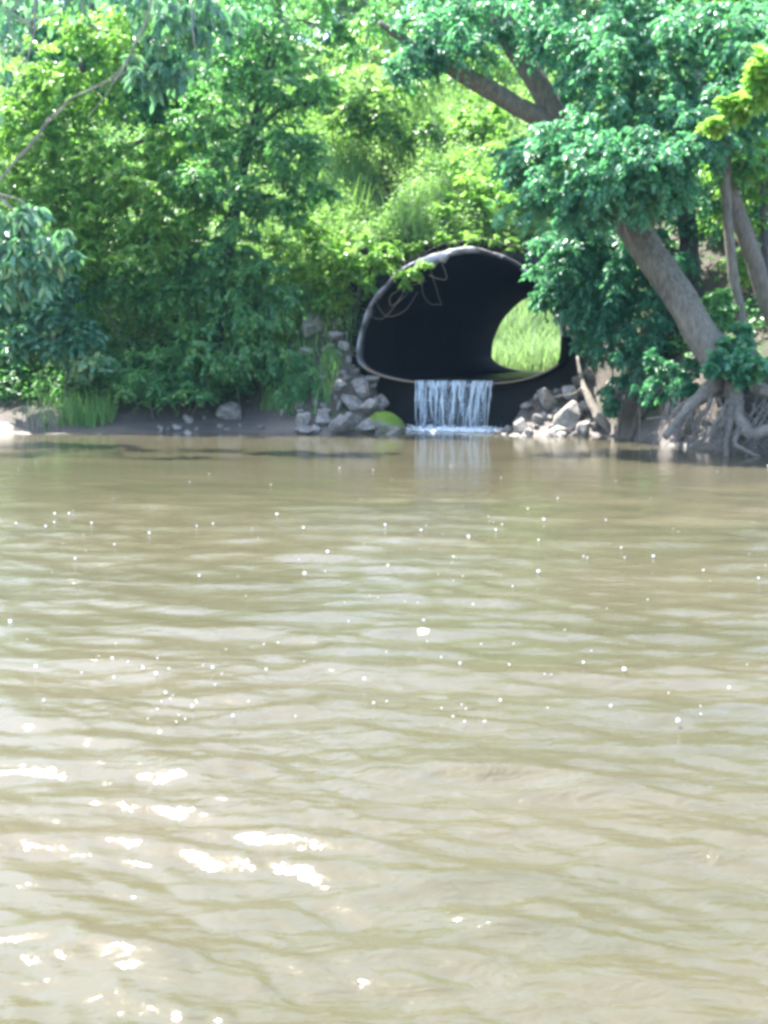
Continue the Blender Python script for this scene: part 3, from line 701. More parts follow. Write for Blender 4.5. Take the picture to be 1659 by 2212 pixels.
# ---- the leaning tree over the bank
tree('leaning_tree', 'thick grey trunk leaning over the bank with exposed roots and forked limbs', 
     [(1600, 850, 18.2, .36), (1572, 806, 18.3, .29), (1528, 742, 18.4, .262), (1440, 600, 18.8, .245), (1350, 470, 19.4, .235), (1270, 370, 20, .22), (1195, 258, 20.6, .20)],
     [[(1215, 290, 20.5, .20), (1185, 225, 20.6, .20), (1150, 160, 20.7, .19), (1090, 65, 20.9, .17), (1050, -60, 21.2, .13), (1030, -200, 21.5, .08)],
      [(1205, 275, 20.55, .17), (1130, 235, 20.4, .15), (1050, 190, 20.2, .14), (960, 138, 20.0, .12), (880, 90, 19.8, .08), (820, 50, 19.6, .04)],
      [(1330, 440, 19.5, .12), (1330, 330, 19.7, .10), (1370, 190, 20, .08), (1420, 20, 20.4, .06), (1440, -150, 20.6, .04)]],
     [(1180, 400, 18.4, .75, .38, 20), (1290, 370, 18.0, .8, .42, 24), (1400, 335, 17.7, .8, .42, 24), (1475, 300, 17.8, .6, .4, 16), (1250, 305, 18.4, .65, .35, 16), (1140, 330, 18.8, .55, .35, 12), (1340, 425, 17.9, .7, .3, 16), (1230, 455, 18.2, .55, .28, 12), (1440, 400, 17.9, .6, .3, 14),
      (960, 70, 19.6, .7, .5, 18), (900, 130, 19.6, .5, .35, 10), (1010, 10, 20.4, .8, .5, 18), (1130, 20, 20.2, .7, .45, 12), (1250, 70, 19.6, .8, .5, 20), (1310, 160, 19.2, .7, .45, 18), (1420, 110, 18.6, .9, .4, 16), (1500, 50, 18.4, .8, .4, 14), (1560, 180, 18.2, .8, .35, 14), (1610, 60, 18.0, .8, .4, 14), (1360, 230, 18.9, .8, .3, 12), (1490, 225, 18.2, .7, .3, 10), (1620, 230, 18, .6, .4, 12), (1350, 30, 19.2, .8, .5, 20),
      (1180, -120, 20.5, 1.2, .6, 12), (1420, -130, 20, 1.2, .7, 16), (1600, -150, 19.5, 1.2, .7, 14)],
     M['leaf_teal'], M['bark'], 21, leafkw=TRI, branch_r=0.035,
     roots=[[(1580, 800, 18.3, .16), (1530, 842, 18.0, .12), (1490, 878, 17.8, .085), (1455, 918, 17.6, .06), (1432, 942, 17.55, .05)],
            [(1585, 830, 18.1, .13), (1590, 870, 17.8, .10), (1600, 905, 17.5, .08), (1618, 935, 17.3, .085), (1660, 935, 17.2, .09), (1720, 915, 17.2, .10)],
            [(1590, 840, 18.0, .09), (1582, 900, 17.6, .07), (1572, 950, 17.4, .05), (1565, 985, 17.3, .03)],
            [(1600, 820, 18.1, .12), (1640, 840, 17.9, .10), (1700, 850, 17.7, .09), (1760, 900, 17.4, .08)],
            [(1540, 845, 18.0, .06), (1525, 880, 17.8, .04), (1515, 905, 17.7, .03), (1500, 930, 17.6, .015)],
            [(1570, 880, 17.7, .045), (1540, 925, 17.5, .03), (1505, 955, 17.4, .02), (1480, 968, 17.4, .012)],
            [(1600, 930, 17.4, .05), (1590, 960, 17.2, .035), (1625, 978, 17.15, .02), (1645, 990, 17.1, .012)],
            [(1500, 860, 18.0, .04), (1465, 885, 17.9, .03), (1440, 900, 17.9, .02), (1400, 910, 17.9, .01)]])
# ---- dark leafy tree standing behind it, its foliage hanging beside the pipe
tree('shade_tree', 'dark tree behind the leaning trunk, its foliage hanging beside the pipe mouth',
     [(1500, 760, 21.6, .2), (1490, 560, 21.6, .18), (1480, 430, 21.7, .16), (1470, 280, 21.8, .13), (1455, 100, 22, .09), (1450, -120, 22.2, .05)], [],
     [(1215, 560, 21.6, .6, .55, 20), (1275, 540, 21.4, .8, .6, 26), (1225, 625, 21.7, .5, .38, 14), (1285, 650, 21.4, .6, .5, 20), (1330, 620, 21.2, .7, .6, 24), (1340, 710, 20.9, .5, .4, 10), (1400, 560, 21.5, .8, .7, 22), (1270, 470, 21.8, .7, .5, 18), (1420, 680, 21, .6, .5, 10), (1360, 440, 21.9, .8, .6, 18), (1540, 420, 21.6, .9, .6, 18), (1265, 715, 21.5, .3, .25, 6), (1192, 642, 21.9, .28, .16, 7),
      (1400, 280, 22.2, 1.0, .6, 14), (1550, 250, 22.2, 1.0, .6, 12), (1300, 250, 22.6, .7, .5, 9), (1450, 60, 22.4, 1.1, .7, 12), (1600, 20, 22.4, 1.1, .7, 12), (1250, 120, 22.8, .8, .5, 12), (1220, 200, 22.8, .5, .5, 9), (1190, 90, 23.2, .6, .5, 9), (1300, 330, 22.4, .8, .5, 14)],
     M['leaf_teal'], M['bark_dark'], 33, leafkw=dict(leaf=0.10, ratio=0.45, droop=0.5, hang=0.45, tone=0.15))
tree('slim_tree', 'slim pale trunk leaning in from the frame edge beside the leaning tree',
     [(1745, 880, 19.3, .17), (1690, 735, 19.4, .15), (1640, 600, 19.5, .145), (1590, 450, 19.6, .14), (1540, 320, 19.8, .125), (1505, 180, 20, .11), (1480, 20, 20.2, .09), (1460, -150, 20.4, .06)], [],
     [(1640, 330, 20.6, .6, .5, 12), (1620, 440, 20.8, .5, .45, 10), (1650, 560, 21, .6, .5, 12), (1600, 130, 20.6, .8, .6, 14), (1520, -60, 20.4, 1, .7, 16)],
     M['leaf_bright'], M['bark_pale'], 41, leafkw=dict(leaf=0.11, ratio=0.5))
tree('sapling_tree', 'thin grey sapling stem rising right behind the leaning trunk base',
     [(1640, 800, 19.0, .11), (1612, 735, 19.0, .10), (1588, 620, 19.1, .085), (1574, 500, 19.2, .075), (1570, 380, 19.3, .06), (1580, 250, 19.4, .04)], [],
     [(1560, 660, 18.9, .35, .3, 8), (1530, 690, 19.2, .35, .25, 7), (1600, 330, 19.5, .5, .4, 10)],
     M['leaf_mid'], M['bark'], 43, leafkw=dict(leaf=0.10))
tree('edge_sapling', 'very thin upright dark stem at the frame edge behind the slim pale trunk',
     [(1665, 820, 20.4, .06), (1655, 600, 20.4, .055), (1648, 400, 20.5, .05), (1645, 200, 20.6, .04), (1640, 0, 20.7, .025)], [],
     [(1640, 120, 20.8, .5, .4, 8), (1655, 700, 20.6, .6, .4, 10)], M['leaf_mid'], M['bark_dark'], 44, leafkw=dict(leaf=0.1))
# leaves sprouting at the root plate and a low dark shrub
def shrub(name, label, blobs, leafm, seed, leafkw=None, cat='shrub', group=None, stems=True, stemm=None):
    t = thing(name, label, cat, group); f = Foliage(seed); kw = dict(leaf=0.09, ratio=0.55, droop=0.25, hang=0.25); kw.update(leafkw or {})
    sm = stemm or M['bark']; cs = []
    for bl in blobs:
        x, y, Y, rx, rz, n = bl[:6]; k2 = dict(kw)
        if len(bl) > 6: k2.update(bl[6])
        c = P(x, y, Y); cs.append((c, rz)); f.blob(c, (rx, rx * .8, rz), n, **k2)
    base = np.mean([c for c, _ in cs], 0)
    if stems:
        for c, rz in cs:
            bx, by = base[0] * .5 + c[0] * .5, max(base[1], c[1]) + 0.1
            while gh(bx, by) < c[2] - 1.3 and by < c[1] + 2.5: by += 0.15
            b0 = np.array([bx, by, gh(bx, by) - 0.05])
            if b0[2] > c[2]: b0[2] = c[2] - 0.4
            wood('stem', [b0, (b0 + c) / 2 + np.array([0.05, 0.0, .1]), c + np.array([0, 0, rz * .5])], [.022, .016, .006], sm, t, 5, 0.1, 0.2, 0.06)
    fo_ = obj('foliage', f.mesh('foliage'), leafm, t)
    if f.tw: obj('twigs', tubes_mesh('twigs', f.tw), sm, fo_, kind='stuff')
    return t
shrub('root_shrub', 'small leafy sprout growing over the exposed roots of the leaning tree', [(1590, 775, 17.9, .35, .2, 9), (1640, 790, 17.7, .35, .2, 9), (1560, 800, 17.7, .2, .12, 4), (1605, 720, 18.2, .25, .2, 6)], M['leaf_teal'], 51, dict(leaf=0.10, ratio=0.75, tone=.6))
shrub('bank_shrub', 'dark low shrub hanging down the steep bank below the leaning trunk', [(1495, 800, 18.7, .25, .2, 6), (1505, 845, 18.4, .18, .16, 4), (1420, 790, 19.6, .3, .25, 5)], M['leaf_teal'], 52, dict(leaf=0.08, tone=.05))
shrub('backlit_branch', 'bright yellow-green backlit leaf spray reaching in from the frame edge', [(1640, 180, 15.4, .28, .16, 6), (1595, 225, 15.4, .2, .12, 5), (1550, 258, 15.4, .14, .08, 3), (1690, 140, 15.5, .3, .2, 6)], M['leaf_bright'], 53, dict(leaf=0.13, ratio=.5, tone=.9), cat='branch', stems=False)
o = bpy.data.objects['backlit_branch']
wood('stem', [P(1950, 60, 16.0), P(1800, 80, 15.7), P(1690, 135, 15.5), P(1600, 220, 15.4), P(1535, 268, 15.4)], [.04, .03, .02, .01, .004], M['bark'], o, 6, 0.1, 0.1, 0.03)

# ---- left bank trees
LF = dict(leaf=0.09, ratio=0.5, droop=0.45, hang=0.4)
tree('slender_tree', 'slender dark leaning trunk on the left bank, draped in hanging leaves',
     [(455, 800, 24.6, .17), (478, 660, 24.6, .14), (500, 500, 24.7, .125), (522, 370, 24.8, .115), (552, 260, 24.9, .10), (585, 140, 25, .085), (600, 0, 25.1, .07), (605, -180, 25.2, .04)],
     [[(540, 300, 24.9, .07), (600, 240, 24.6, .05), (680, 220, 24.2, .03)], [(505, 480, 24.7, .06), (440, 420, 24.5, .04), (380, 400, 24.2, .02)]],
     [(560, 90, 24.6, .9, .6, 26), (480, 180, 24.4, .8, .55, 22), (640, 180, 24.2, .8, .5, 20), (540, 300, 24.2, .7, .5, 18), (630, 320, 23.9, .8, .5, 22), (450, 380, 23.9, .7, .5, 20), (520, 450, 23.7, .5, .6, 18), (600, 430, 23.9, .7, .4, 14), (670, 400, 24, .5, .35, 8), (490, 560, 23.6, .5, .5, 16), (740, 90, 26.5, .7, .4, 8), (700, 0, 26.8, .8, .5, 10), (820, 30, 27.5, .8, .5, 10), (540, -60, 24.8, 1.2, .7, 24), (560, 590, 23.6, .5, .4, 12), (420, 250, 24.4, .6, .5, 12)],
     M['leaf_mid'], M['bark_dark'], 61, leafkw=LF)
tree('spreading_tree', 'broad tree filling the upper left with sunlit yellow-green foliage',
     [(190, 800, 25.6, .15), (180, 600, 25.6, .13), (165, 400, 25.7, .11), (170, 200, 25.8, .08), (200, 0, 26, .05), (220, -200, 26.2, .03)],
     [[(168, 420, 25.7, .08), (260, 330, 25.2, .06), (360, 280, 24.9, .035)], [(168, 330, 25.7, .08), (90, 250, 25.3, .05), (20, 200, 25, .03)]],
     [(110, 300, 24.7, .8, .5, 18), (60, 400, 24.5, .8, .5, 20), (200, 360, 24.5, .9, .5, 22), (310, 400, 24.3, .9, .5, 22), (130, 450, 24.3, .8, .45, 18), (250, 470, 24.2, .8, .5, 20), (370, 330, 24.5, .7, .45, 14), (30, 280, 24.8, .7, .5, 14), (340, 520, 24, .8, .5, 18), (400, 450, 24.0, .6, .4, 12), (170, 190, 24.9, .9, .55, 20), (190, 90, 25.0, .9, .6, 12), (180, 540, 24.2, .7, .5, 14), (250, 40, 25, .9, .6, 10), (60, 160, 25, .8, .6, 14), (160, 620, 24.4, .6, .5, 12)],
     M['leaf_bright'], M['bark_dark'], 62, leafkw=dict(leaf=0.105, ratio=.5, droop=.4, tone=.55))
tree('shaded_tree', 'deep green shaded tree behind the upper left foliage',
     [(330, 780, 27.4, .2), (320, 500, 27.5, .17), (340, 250, 27.6, .14), (330, 50, 27.8, .1), (330, -200, 28, .05)], [],
     [(330, 230, 26.8, 1.1, .7, 26), (430, 130, 26.8, 1, .7, 22), (220, 170, 27, 1.1, .7, 24), (110, 130, 27, 1, .7, 20), (330, 60, 27, 1.2, .8, 26), (200, 30, 27.2, 1.2, .8, 24), (50, 40, 27.2, 1.2, .8, 22), (470, 20, 27.2, 1.1, .7, 20), (20, 220, 27, .8, .6, 12), (250, -130, 28.4, 1.6, 1, 14), (420, 300, 27, .8, .6, 12), (90, 560, 26, 1, .8, 12)],
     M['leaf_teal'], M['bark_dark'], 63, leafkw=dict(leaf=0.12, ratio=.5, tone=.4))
# overhanging branches of a tree standing on the left shore outside the frame
tl = tree('overhanging_tree', 'large pale drooping leaves of a tree overhanging from the left frame edge',
     [(np.array([-10.6, 21.6, 0.0]), 0, None, .28), (np.array([-10.3, 21.4, 2.4]), 0, None, .24), (np.array([-9.6, 21.1, 4.8]), 0, None, .2), (np.array([-8.8, 20.8, 7.2]), 0, None, .14), (np.array([-8.2, 20.6, 9.4]), 0, None, .07)],
     [[(np.array([-10.1, 21.3, 3.4]), 0, None, .10), (np.array([-8.9, 20.8, 4.6]), 0, None, .05), (np.array([-7.6, 20.4, 4.6]), 0, None, .03), (np.array([-6.2, 20.2, 4.0]), 0, None, .012)],
      [(np.array([-9.6, 21.1, 4.8]), 0, None, .11), (np.array([-7.8, 20.5, 7.9]), 0, None, .05), (np.array([-5.6, 20, 8.4]), 0, None, .03), (np.array([-3.6, 19.9, 7.9]), 0, None, .015)]],
     [(40, 480, 20.2, .6, .45, 10), (70, 560, 20.1, .42, .4, 8), (20, 590, 20.2, .4, .35, 6), (120, 520, 20.2, .35, .35, 4), (-60, 520, 20.4, .8, .6, 7), (-80, 380, 20.6, 1, .7, 6),
      (400, 30, 19.9, .6, .35, 7), (340, 130, 19.9, .35, .4, 5), (290, 150, 19.9, .3, .35, 3), (460, 10, 20, .5, .35, 5), (-80, 100, 20.6, 1.3, .9, 8), (60, -60, 20.6, 1.0, .6, 7), (330, -60, 20.2, .8, .5, 6)],
     M['leaf_pale'], M['dry'], 64, branch_r=.016, leafkw=dict(leaf=0.19, ratio=.38, droop=.8, hang=.9, per=8, twigs=7, flat=.5))
dead = thing('dead_branch', 'bare pale twigs hanging in front of the upper left foliage', 'branch')
def deadtw(pts, r0, r1): wood('twig', [P(*q) for q in pts], np.linspace(r0, r1, len(pts)) * 1.1, M['dry'], dead, 5, 0.15, 0.08, 0.03)
deadtw([(-60, -90, 19.6), (60, -40, 19.4), (75, 40, 19.3), (65, 110, 19.3), (30, 190, 19.2)], .03, .006)
deadtw([(60, -40, 19.4), (20, 50, 19.3), (50, 120, 19.2), (20, 200, 19.2)], .016, .004)
deadtw([(75, 40, 19.3), (110, 30, 19.3), (160, -10, 19.2)], .012, .004)
deadtw([(0, 10, 19.4), (60, 50, 19.3), (90, 55, 19.3), (140, 30, 19.2)], .010, .003)
deadtw([(340, -120, 19.5), (322, 20, 19.3), (295, 90, 19.2), (250, 175, 19.1), (190, 255, 19.1)], .024, .005)
deadtw([(295, 90, 19.2), (260, 150, 19.1), (200, 190, 19.1)], .012, .003)
deadtw([(430, -110, 19.4), (415, 20, 19.2), (420, 90, 19.1), (434, 140, 19.1), (390, 165, 19.0)], .014, .004)
deadtw([(170, -100, 19.4), (178, 30, 19.3), (200, 62, 19.3), (250, 62, 19.2), (290, 30, 19.2)], .010, .004)
deadtw([(20, 40, 19.4), (70, 60, 19.3), (30, 110, 19.3), (0, 150, 19.3)], .008, .003)

# ---- left bank shrubs
BL = dict(leaf=0.10, ratio=.5, per=12)
shrub('maple_sapling', 'young sapling with lighter serrated leaves standing over the muddy shore at far left', [(110, 670, 23.4, .55, .35, 16), (150, 730, 23.3, .6, .3, 14), (60, 740, 23.3, .5, .3, 12), (120, 620, 23.5, .4, .3, 8), (170, 780, 23.2, .6, .15, 10, dict(tone=.9)), (20, 660, 23.5, .5, .4, 10)], M['leaf_pale'], 71, dict(leaf=0.13, ratio=.55, tone=.35))
shrub('thicket_shrub', 'dark green thicket shrub between the far left sapling and the slender tree', [(290, 600, 24.4, .7, .6, 16), (200, 640, 24.4, .5, .4, 8), (380, 560, 24.2, .7, .6, 18), (430, 640, 23.9, .7, .6, 20), (400, 740, 23.7, .6, .4, 14)], M['leaf_mid'], 72, dict(BL, tone=.5))
shrub('drooping_shrub', 'drooping green shrub below the slender tree beside the stony slope', [(500, 660, 23.8, .6, .6, 20), (560, 700, 23.6, .6, .5, 18), (480, 760, 23.4, .6, .4, 16), (600, 640, 24, .5, .5, 12), (590, 770, 23.5, .5, .35, 14), (540, 580, 23.9, .5, .4, 12)], M['leaf_mid'], 73, dict(BL, tone=.5, droop=.8, hang=.7))
shrub('creeper_shrub', 'low dense mat of green creeper spilling over the mud bank', [(290, 830, 23.1, .7, .25, 18), (390, 845, 23.0, .6, .22, 16), (330, 790, 23.4, .7, .3, 16), (450, 815, 23.3, .5, .25, 12)], M['leaf_mid'], 74, dict(leaf=.06, ratio=.6, tone=.45, per=16))
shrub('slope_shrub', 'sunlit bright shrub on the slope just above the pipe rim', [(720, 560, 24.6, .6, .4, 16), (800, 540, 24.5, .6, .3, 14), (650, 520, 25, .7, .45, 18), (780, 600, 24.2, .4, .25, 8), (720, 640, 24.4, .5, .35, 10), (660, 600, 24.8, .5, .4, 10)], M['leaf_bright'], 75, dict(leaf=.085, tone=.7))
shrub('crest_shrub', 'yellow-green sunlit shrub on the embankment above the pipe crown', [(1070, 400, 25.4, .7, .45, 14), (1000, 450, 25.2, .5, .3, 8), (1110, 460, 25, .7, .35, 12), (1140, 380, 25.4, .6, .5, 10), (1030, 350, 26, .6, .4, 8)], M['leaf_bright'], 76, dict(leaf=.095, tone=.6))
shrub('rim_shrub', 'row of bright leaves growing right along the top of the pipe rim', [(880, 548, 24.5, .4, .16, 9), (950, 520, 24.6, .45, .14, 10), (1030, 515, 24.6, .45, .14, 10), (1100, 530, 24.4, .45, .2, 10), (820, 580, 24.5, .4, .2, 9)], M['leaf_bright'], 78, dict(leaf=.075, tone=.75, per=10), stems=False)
wood('stem', [pw(-1.2, .55, 2.25), pw(-.6, .6, 2.6), pw(.1, .6, 2.72), pw(.8, .6, 2.6), pw(1.3, .5, 2.3)], [.006] * 5, M['bark'], bpy.data.objects['rim_shrub'], 5, .1, .1, .2)
shrub('right_thicket', 'sunlit yellow-green thicket behind the slim pale trunk', [(1600, 330, 23.2, .8, .6, 18), (1650, 460, 23, .8, .6, 18), (1590, 560, 22.6, .7, .6, 16), (1660, 620, 22.4, .8, .6, 16), (1540, 500, 23, .6, .5, 12), (1500, 620, 22.4, .6, .5, 12), (1560, 700, 21.4, .6, .4, 12), (1650, 740, 21, .7, .4, 12), (1690, 300, 23, .8, .7, 14)], M['leaf_bright'], 79, dict(leaf=.10, tone=.5))
shrub('bank_ivy', 'dark trailing leaves covering the steep bank between the stones and the roots', [(1320, 740, 21.2, .5, .3, 10), (1390, 850, 20.0, .35, .2, 6), (1440, 820, 19.3, .4, .25, 8), (1390, 760, 20.4, .5, .3, 10), (1335, 830, 20.7, .3, .3, 8), (1325, 880, 20.8, .2, .15, 4)], M['leaf_teal'], 80, dict(leaf=.07, tone=.15, hang=.7, droop=.7))
for (x, y, Y, w, h_, n, mt, lab) in (
    (850, 250, 29.0, .9, .6, 16, 'leaf_far', 'pale bush high on the open slope below the left forked limb'),
    (1040, 300, 28.5, .8, .5, 14, 'leaf_bright', 'bright bush on the slope behind the lower limb'),
    (740, 210, 29.5, 1.0, .7, 16, 'leaf_far', 'pale bush at the top of the open slope'),
    (900, 160, 31.5, 1.0, .6, 12, 'leaf_far', 'bush on the crest of the embankment between the two limbs and the slender tree'),
    (1080, 180, 31.5, 1.0, .8, 16, 'leaf_bright', 'bright bush on the crest seen through the fork')):
    shrub('slope_bush', lab, [(x - 40, y, Y, w, h_, n), (x + 50, y + 20, Y - .2, w * .8, h_, n - 4), (x, y - 50, Y + .2, w * .8, h_ * .8, n - 6)], M[mt], int(x + y), dict(leaf=.11, tone=.5), group='bushes on the open slope')
shrub('stone_fern', 'dark green tuft hanging over the stones at the water edge left of the pipe', [(655, 830, 22.9, .4, .25, 12), (640, 790, 23.1, .4, .25, 10), (620, 850, 22.7, .25, .12, 6)], M['leaf_mid'], 77, dict(leaf=.08, ratio=.25, droop=.9, hang=.8, tone=.3))

# ---- trees beyond the embankment
far = [(150, 80, 44, 5, 'distant tree behind the upper left of the embankment'), (470, 110, 47, 5, 'distant tree showing above the slender trunk'), (740, 130, 50, 5, 'pale distant tree above the open weedy slope'), (960, 100, 46, 5, 'distant tree between the slope and the forked limbs'),
       (1200, 110, 48, 5, 'distant tree behind the fork of the leaning tree'), (1430, 120, 45, 5, 'distant tree behind the upper right foliage'), (1640, 140, 43, 5, 'distant tree at the right edge behind the slim trunk')]
for k, (x, y, Y, n, lab) in enumerate(far):
    Y += 16; c = P(x, y, Y); g = gh(c[0], Y)
    base = (np.array([c[0], Y, g - .2]), 0, None, .28)
    tree('distant_tree', lab, [base, (x, y + 60, Y, .22), (x + 10, y - 100, Y, .12), (x + 15, y - 220, Y, .05)], [],
         [(x + dx, y + dy, Y - 1 + r2.normal(), 2.9, 2.0, 26) for dx, dy in ((-90, 40), (80, 60), (0, -40), (-60, -130), (90, -110), (0, 120), (0, -230), (-130, 130), (130, 150))],
         M['leaf_far'], M['bark'], 200 + k, group='trees beyond the embankment', leafkw=dict(leaf=.32, ratio=.6, per=9, twigs=7, twigtube=0, tone=.6), branch_r=.06)

# ------------------------------------------------------------------ ground cover
def cover(name, n, xr, yr, test, hgt, mat, seed, width=0.012, lean=0.35, blades=True, leaf=.07, label=None, cat=None, dens=None, tone=.55):
    r = np.random.default_rng(seed)
    X = xr[0] + (xr[1] - xr[0]) * r.random(n); Y = yr[0] + (yr[1] - yr[0]) * r.random(n)
    keep = test(X, Y)
    if dens is not None: keep &= r.random(n) < np.clip(dens(X, Y), 0, 1)
    X, Y = X[keep], Y[keep]; n = len(X); Z = height(X, Y)
    base = np.stack([X, Y, Z - 0.02], -1)
    if blades:
        a = r.random(n) * 6.28; H = hgt * (0.45 + 0.8 * r.random(n)) * (0.7 + 0.9 * np.clip(fbm(X * .9, Y * .9, 61, 3) + .4, 0, 1)); ln = lean * (0.3 + r.random(n))
        dx = np.stack([np.cos(a), np.sin(a), 0 * a], -1); sd = np.stack([-np.sin(a), np.cos(a), 0 * a], -1)
        f = r.random(n) * 6.28; sd = np.stack([np.cos(f), np.sin(f), 0 * f], -1)
        w = (width * (0.6 + .8 * r.random(n)))[:, None]
        m1 = base + dx * (H * ln * .35)[:, None]; m1[:, 2] += H * .55
        tp = base + dx * (H * ln)[:, None]; tp[:, 2] += H
        V = np.stack([base - sd * w, base + sd * w, m1 + sd * w * .8, m1 - sd * w * .8, tp], 1)
        k = np.arange(n)[:, None] * 5
        Q = k + np.array([[0, 1, 2, 3]]); T = k + np.array([[3, 2, 4]])
        t = np.clip(tone + r.normal(size=n) * .25, 0, 1)
        me = mesh_np(name, V.reshape(-1, 3), Q, T, False, np.r_[t, t])
    else:
        per = 7; B = np.repeat(base, per, 0); N_ = n * per
        H = np.repeat(hgt * (0.3 + .9 * r.random(n)), per) * r.random(N_)
        B = B + np.stack([r.normal(size=N_) * .06, r.normal(size=N_) * .06, H], -1)
        d = r.normal(size=(N_, 3)); d[:, 2] = d[:, 2] * .4 - .1; nn = r.normal(size=(N_, 3)) * .5; nn[:, 2] += 1; nn[:, 1] -= .3
        L_ = leaf * (.6 + .8 * r.random(N_)); t = np.clip(np.repeat(tone + r.normal(size=n) * .2, per) + r.normal(size=N_) * .15, 0, 1)
        v, q, tt = leaf_arrays(B, d, nn, L_, L_ * .5, t)
        me = mesh_np(name, v, q, None, False, tt)
    return obj(name, me, mat, None, label, cat, None, 'stuff')
def offpipe(X, Y):
    r, s = to_pipe(X, Y); return ~((np.abs(r) < 2.15) & (s < 1.2))
cover('weeds', 42000, (-11, 6.0), (24.2, 34.5), lambda X, Y: offpipe(X, Y) & (height(X, Y) > 1.0), .6, M['weed'], 81, blades=False, leaf=.085, label='sunlit leafy weeds covering the embankment slope above the pipe', cat='weeds', dens=lambda X, Y: 1.0 - 0.9 * np.exp(-((X - 0.28) ** 2 / .5 + (Y - 28.5) ** 2 / 5.0)) - .35 * (Y < 26) * (X < -.3))
cover('slope_grass', 24000, (-3.4, 6.0), (24.2, 34.5), lambda X, Y: offpipe(X, Y) & (height(X, Y) > 1.0), .75, M['weed'], 82, width=.010, label='tall pale grass on the sunny embankment slope', cat='grass', dens=lambda X, Y: .75 + fbm(X * .6, Y * .6, 71, 2) - 1.1 * np.exp(-((X - 0.28) ** 2 / .5 + (Y - 28.5) ** 2 / 5.0)))
cover('undergrowth', 16000, (-10, -2.6), (23.4, 32), lambda X, Y: height(X, Y) > .5, .45, M['leaf_mid'], 83, blades=False, leaf=.085, label='green undergrowth carpeting the left bank beneath the trees', cat='undergrowth', dens=lambda X, Y: .75 + 1.2 * fbm(X * .5, Y * .5, 73, 2))
cover('right_undergrowth', 11000, (4.2, 11), (18.0, 30), lambda X, Y: height(X, Y) > 1.2, .45, M['leaf_mid'], 84, blades=False, leaf=.085, label='green undergrowth on the bank behind the leaning tree', cat='undergrowth', dens=lambda X, Y: .6 + 1.2 * fbm(X * .5, Y * .5, 75, 2))
cover('meadow_grass', 60000, (2.0, 19), (37.2, 62), lambda X, Y: np.ones(len(X), bool), 1.0, M['meadow'], 85, width=.018, lean=.7, label='tall sunlit grass seen through the far end of the pipe', cat='grass', tone=.45)
cover('shore_grass', 1300, (-6.9, -5.0), (22.7, 23.5), lambda X, Y: height(X, Y) > .06, .38, M['grass'], 86, width=.010, label='short tuft of bright grass on the muddy left shore', cat='grass', dens=lambda X, Y: np.exp(-((X + 5.6) / .55) ** 2))
cover('bank_grass', 8000, (-4.6, -0.1), (22.5, 24.6), lambda X, Y: (height(X, Y) > .3) & offpipe(X, Y), .42, M['grass'], 87, width=.009, label='grass clumps among the stones on the left bank', cat='grass', dens=lambda X, Y: .35 + 2.2 * fbm(X * 1.1, Y * 1.1, 77, 2), tone=.4)
# dry stems and rootlets
def dry_bunch(name, label, spots, n, H, seed, cat):
    r = np.random.default_rng(seed); t = thing(name, label, cat); it = []
    for _ in range(n):
        x, y = spots[r.integers(len(spots))]; x += r.normal() * .12; y += r.normal() * .08
        z = gh(x, y); d = r.normal(size=2) * .5; h = H * (.4 + .8 * r.random())
        p0 = np.array([x, y, z - .03]); p1 = p0 + [d[0] * h * .4, d[1] * h * .3, h * .8]; p2 = p0 + [d[0] * h * 1.3, d[1] * h * .5, h * (.5 + .4 * r.random())]
        it.append(tube_data(spline([p0, p1, p2], 7), np.linspace(.008, .003, 7), 4, 0, False))
    obj('stems', tubes_mesh('stems', it), M['dry'], t, kind='stuff'); return t
dry_bunch('dry_stalks', 'tangle of bare pale stalks on the mud at the far left shore', [(-6.25, 22.35), (-6.0, 22.3), (-6.5, 22.5)], 34, .5, 91, 'dead plant')
t = thing('hanging_rootlets', 'fine pale rootlets trailing from the undercut bank to the water', 'roots'); it = []
r2b = np.random.default_rng(5)
for _ in range(80):
    x0 = 1440 + 260 * r2b.random(); y0 = 860 + 60 * r2b.random(); Y0 = 17.9 - (x0 - 1440) / 260 * .5
    a_, b_ = P(x0, y0, Y0), P(x0 + r2b.normal() * 60, 940 + 50 * r2b.random(), Y0 - .35)
    it.append(tube_data(spline([a_, (a_ + b_) / 2 + r2b.normal(size=3) * .06, b_], 6), np.linspace(.010, .004, 6), 4, 0, False))
obj('rootlet_strands', tubes_mesh('rootlet_strands', it), M['root'], t, kind='stuff')

# vines over the pipe mouth
v = thing('hanging_vine', 'thin bare vine looping down across the upper left of the pipe mouth', 'vine')
def vine(pts, r=.0035): wood('tendril', [pw(a_, s_, h_) for a_, s_, h_ in pts], [r * .6] * len(pts), M['dry'], v, 4, 0, .05, .02)
vine([(-1.05, -.15, 2.2), (-.9, -.25, 1.7), (-1.2, -.25, 1.45), (-1.25, -.2, 1.6), (-1.0, -.25, 1.75), (-.55, -.25, 1.9)])
vine([(-.55, -.18, 2.35), (-.4, -.25, 1.9), (-.3, -.25, 1.55), (-.25, -.25, 1.45)])
vine([(-.25, -.25, 1.45), (-.5, -.25, 1.5), (-.62, -.25, 1.75), (-.6, -.2, 2.0)], .004)
vine([(-.3, -.2, 2.3), (-.15, -.25, 1.95), (-.3, -.25, 1.92), (-.5, -.25, 2.0)], .008)
vine([(-1.6, -.15, 1.6), (-1.3, -.25, 1.25), (-.95, -.25, 1.35), (-.7, -.25, 1.7)], .004)
vine([(-1.7, -.15, 1.3), (-1.4, -.22, 1.2), (-1.1, -.25, 1.5), (-.8, -.2, 2.0)], .004)
f = Foliage(93)
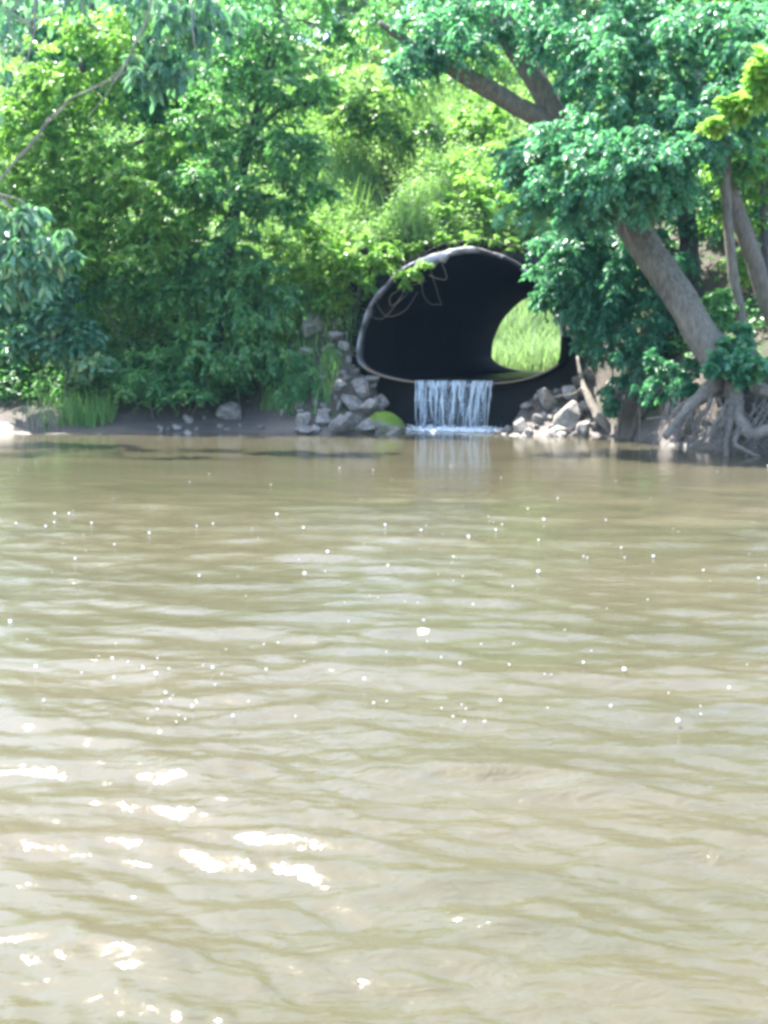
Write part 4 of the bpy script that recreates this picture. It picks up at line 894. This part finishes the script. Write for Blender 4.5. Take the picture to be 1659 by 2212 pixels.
for a_, h_ in ((-1.05, 2.0), (-.8, 2.05), (-.6, 2.1), (-.95, 1.9)): f.blob(pw(a_, -.28, h_), (.2, .15, .1), 4, leaf=.08, ratio=.6, twigs=5, per=6, tone=.7, twigtube=0)
obj('leaves', f.mesh('leaves'), M['leaf_bright'], v)

# fallen branches
t = thing('fallen_branch', 'pale broken branch leaning down over the stone pile to the water', 'branch')
wood('limb', [P(1248, 770, 22.6), P(1262, 830, 22.2), P(1280, 880, 21.7), P(1305, 915, 21.4), P(1320, 935, 21.3)], [.03, .05, .07, .075, .03], M['root'], t, 8, .2, .08, .04)
wood('twig', [P(1262, 830, 22.2), P(1240, 850, 22.1), P(1195, 858, 22.0)], [.02, .015, .006], M['root'], t, 5, .1, .08, .03)
t = thing('broken_stub', 'short broken branch stub beside the right edge of the pipe mouth', 'branch')
wood('limb', [P(1200, 680, 22.7), P(1222, 705, 22.6), P(1240, 735, 22.5)], [.03, .035, .03], M['root'], t, 7, .2, .06, .02)
t = thing('upright_stake', 'thin upright stick standing in the water below the steep bank', 'stick')
wood('limb', [P(1384, 965, 19.9), P(1383, 920, 19.9), P(1381, 880, 20.0)], [.018, .016, .01], M['root'], t, 5, .1, .06, .02)

# floating leaf on the river
p = P(918, 1368, 6.05); me = mesh_np('floating_leaf', leaf_arrays(np.array([[p[0] - .03, 6.0, .03]]), np.array([[.5, .6, .25]]), np.array([[0, -.5, 1.0]]), np.array([.075]), np.array([.055]), np.array([.5]))[0], [[0, 3, 2, 1], [0, 5, 4, 3]])
m, N, L, b = newmat('dead_leaf'); b.inputs['Base Color'].default_value = (.62, .5, .36, 1); b.inputs['Roughness'].default_value = .6
obj('floating_leaf', me, m, None, 'single pale dead leaf floating on the brown river', 'leaf')

r = np.random.default_rng(12); n = 170  # white bubbles added to stand in for sun sparkles on the water
yy = 985 + 640 * r.random(n) ** 1.15; cl = r.random((16, 2)); pick = r.integers(0, 16, n)
xx = np.where(r.random(n) < .6, cl[pick, 0] * 1659 + r.normal(size=n) * 70, r.random(n) * 1659)
yy = np.where(r.random(n) < .55, 1010 + cl[pick, 1] * 560 + r.normal(size=n) * 22, yy)
Yb = CAM_H / np.maximum((yy - HOR) / F, .02) ; Xb = (xx - CX) / F * Yb
rb = (0.0010 + 0.0026 * r.random(n) ** 3) * (2.2 + Yb * .12)
me = bpy.data.meshes.new('sparkle_bubbles'); bm = bmesh.new()
for k in range(n):
    if Yb[k] > 19: continue
    bmesh.ops.create_icosphere(bm, subdivisions=1, radius=float(rb[k]), matrix=Matrix.Translation((float(Xb[k]), float(Yb[k]), 0.016)))
bm.to_mesh(me); bm.free()
for p in me.polygons: p.use_smooth = True
m, N, L, b = newmat('sparkle_white'); b.inputs['Base Color'].default_value = (.85, .87, .88, 1); b.inputs['Roughness'].default_value = .15
obj('sparkle_bubbles', me, m, None, 'scattered white foam bubbles added as sun sparkles on the brown river', 'foam', None, 'stuff')

# ------------------------------------------------------------------ blue air veil added to lift the dark tones
bm = bmesh.new(); bmesh.ops.create_cube(bm, size=1.0, matrix=Matrix.Translation((0, 60, 17)) @ Matrix.Diagonal((190, 192, 41, 1)))
me = bpy.data.meshes.new('added_veil'); bm.to_mesh(me); bm.free()
m, N, L, b = newmat('added_veil_air'); N.remove(b)
pv = N.new('ShaderNodeVolumePrincipled'); pv.inputs['Color'].default_value = (0.4, 0.68, 1.0, 1); pv.inputs['Density'].default_value = VEIL
pv.inputs['Anisotropy'].default_value = 0.2
L.new(pv.outputs[0], N['Material Output'].inputs['Volume'])
obj('added_veil', me, m, None, 'added blue veil in the air over the river, lifting dark tones', 'added_veil', None, 'stuff')
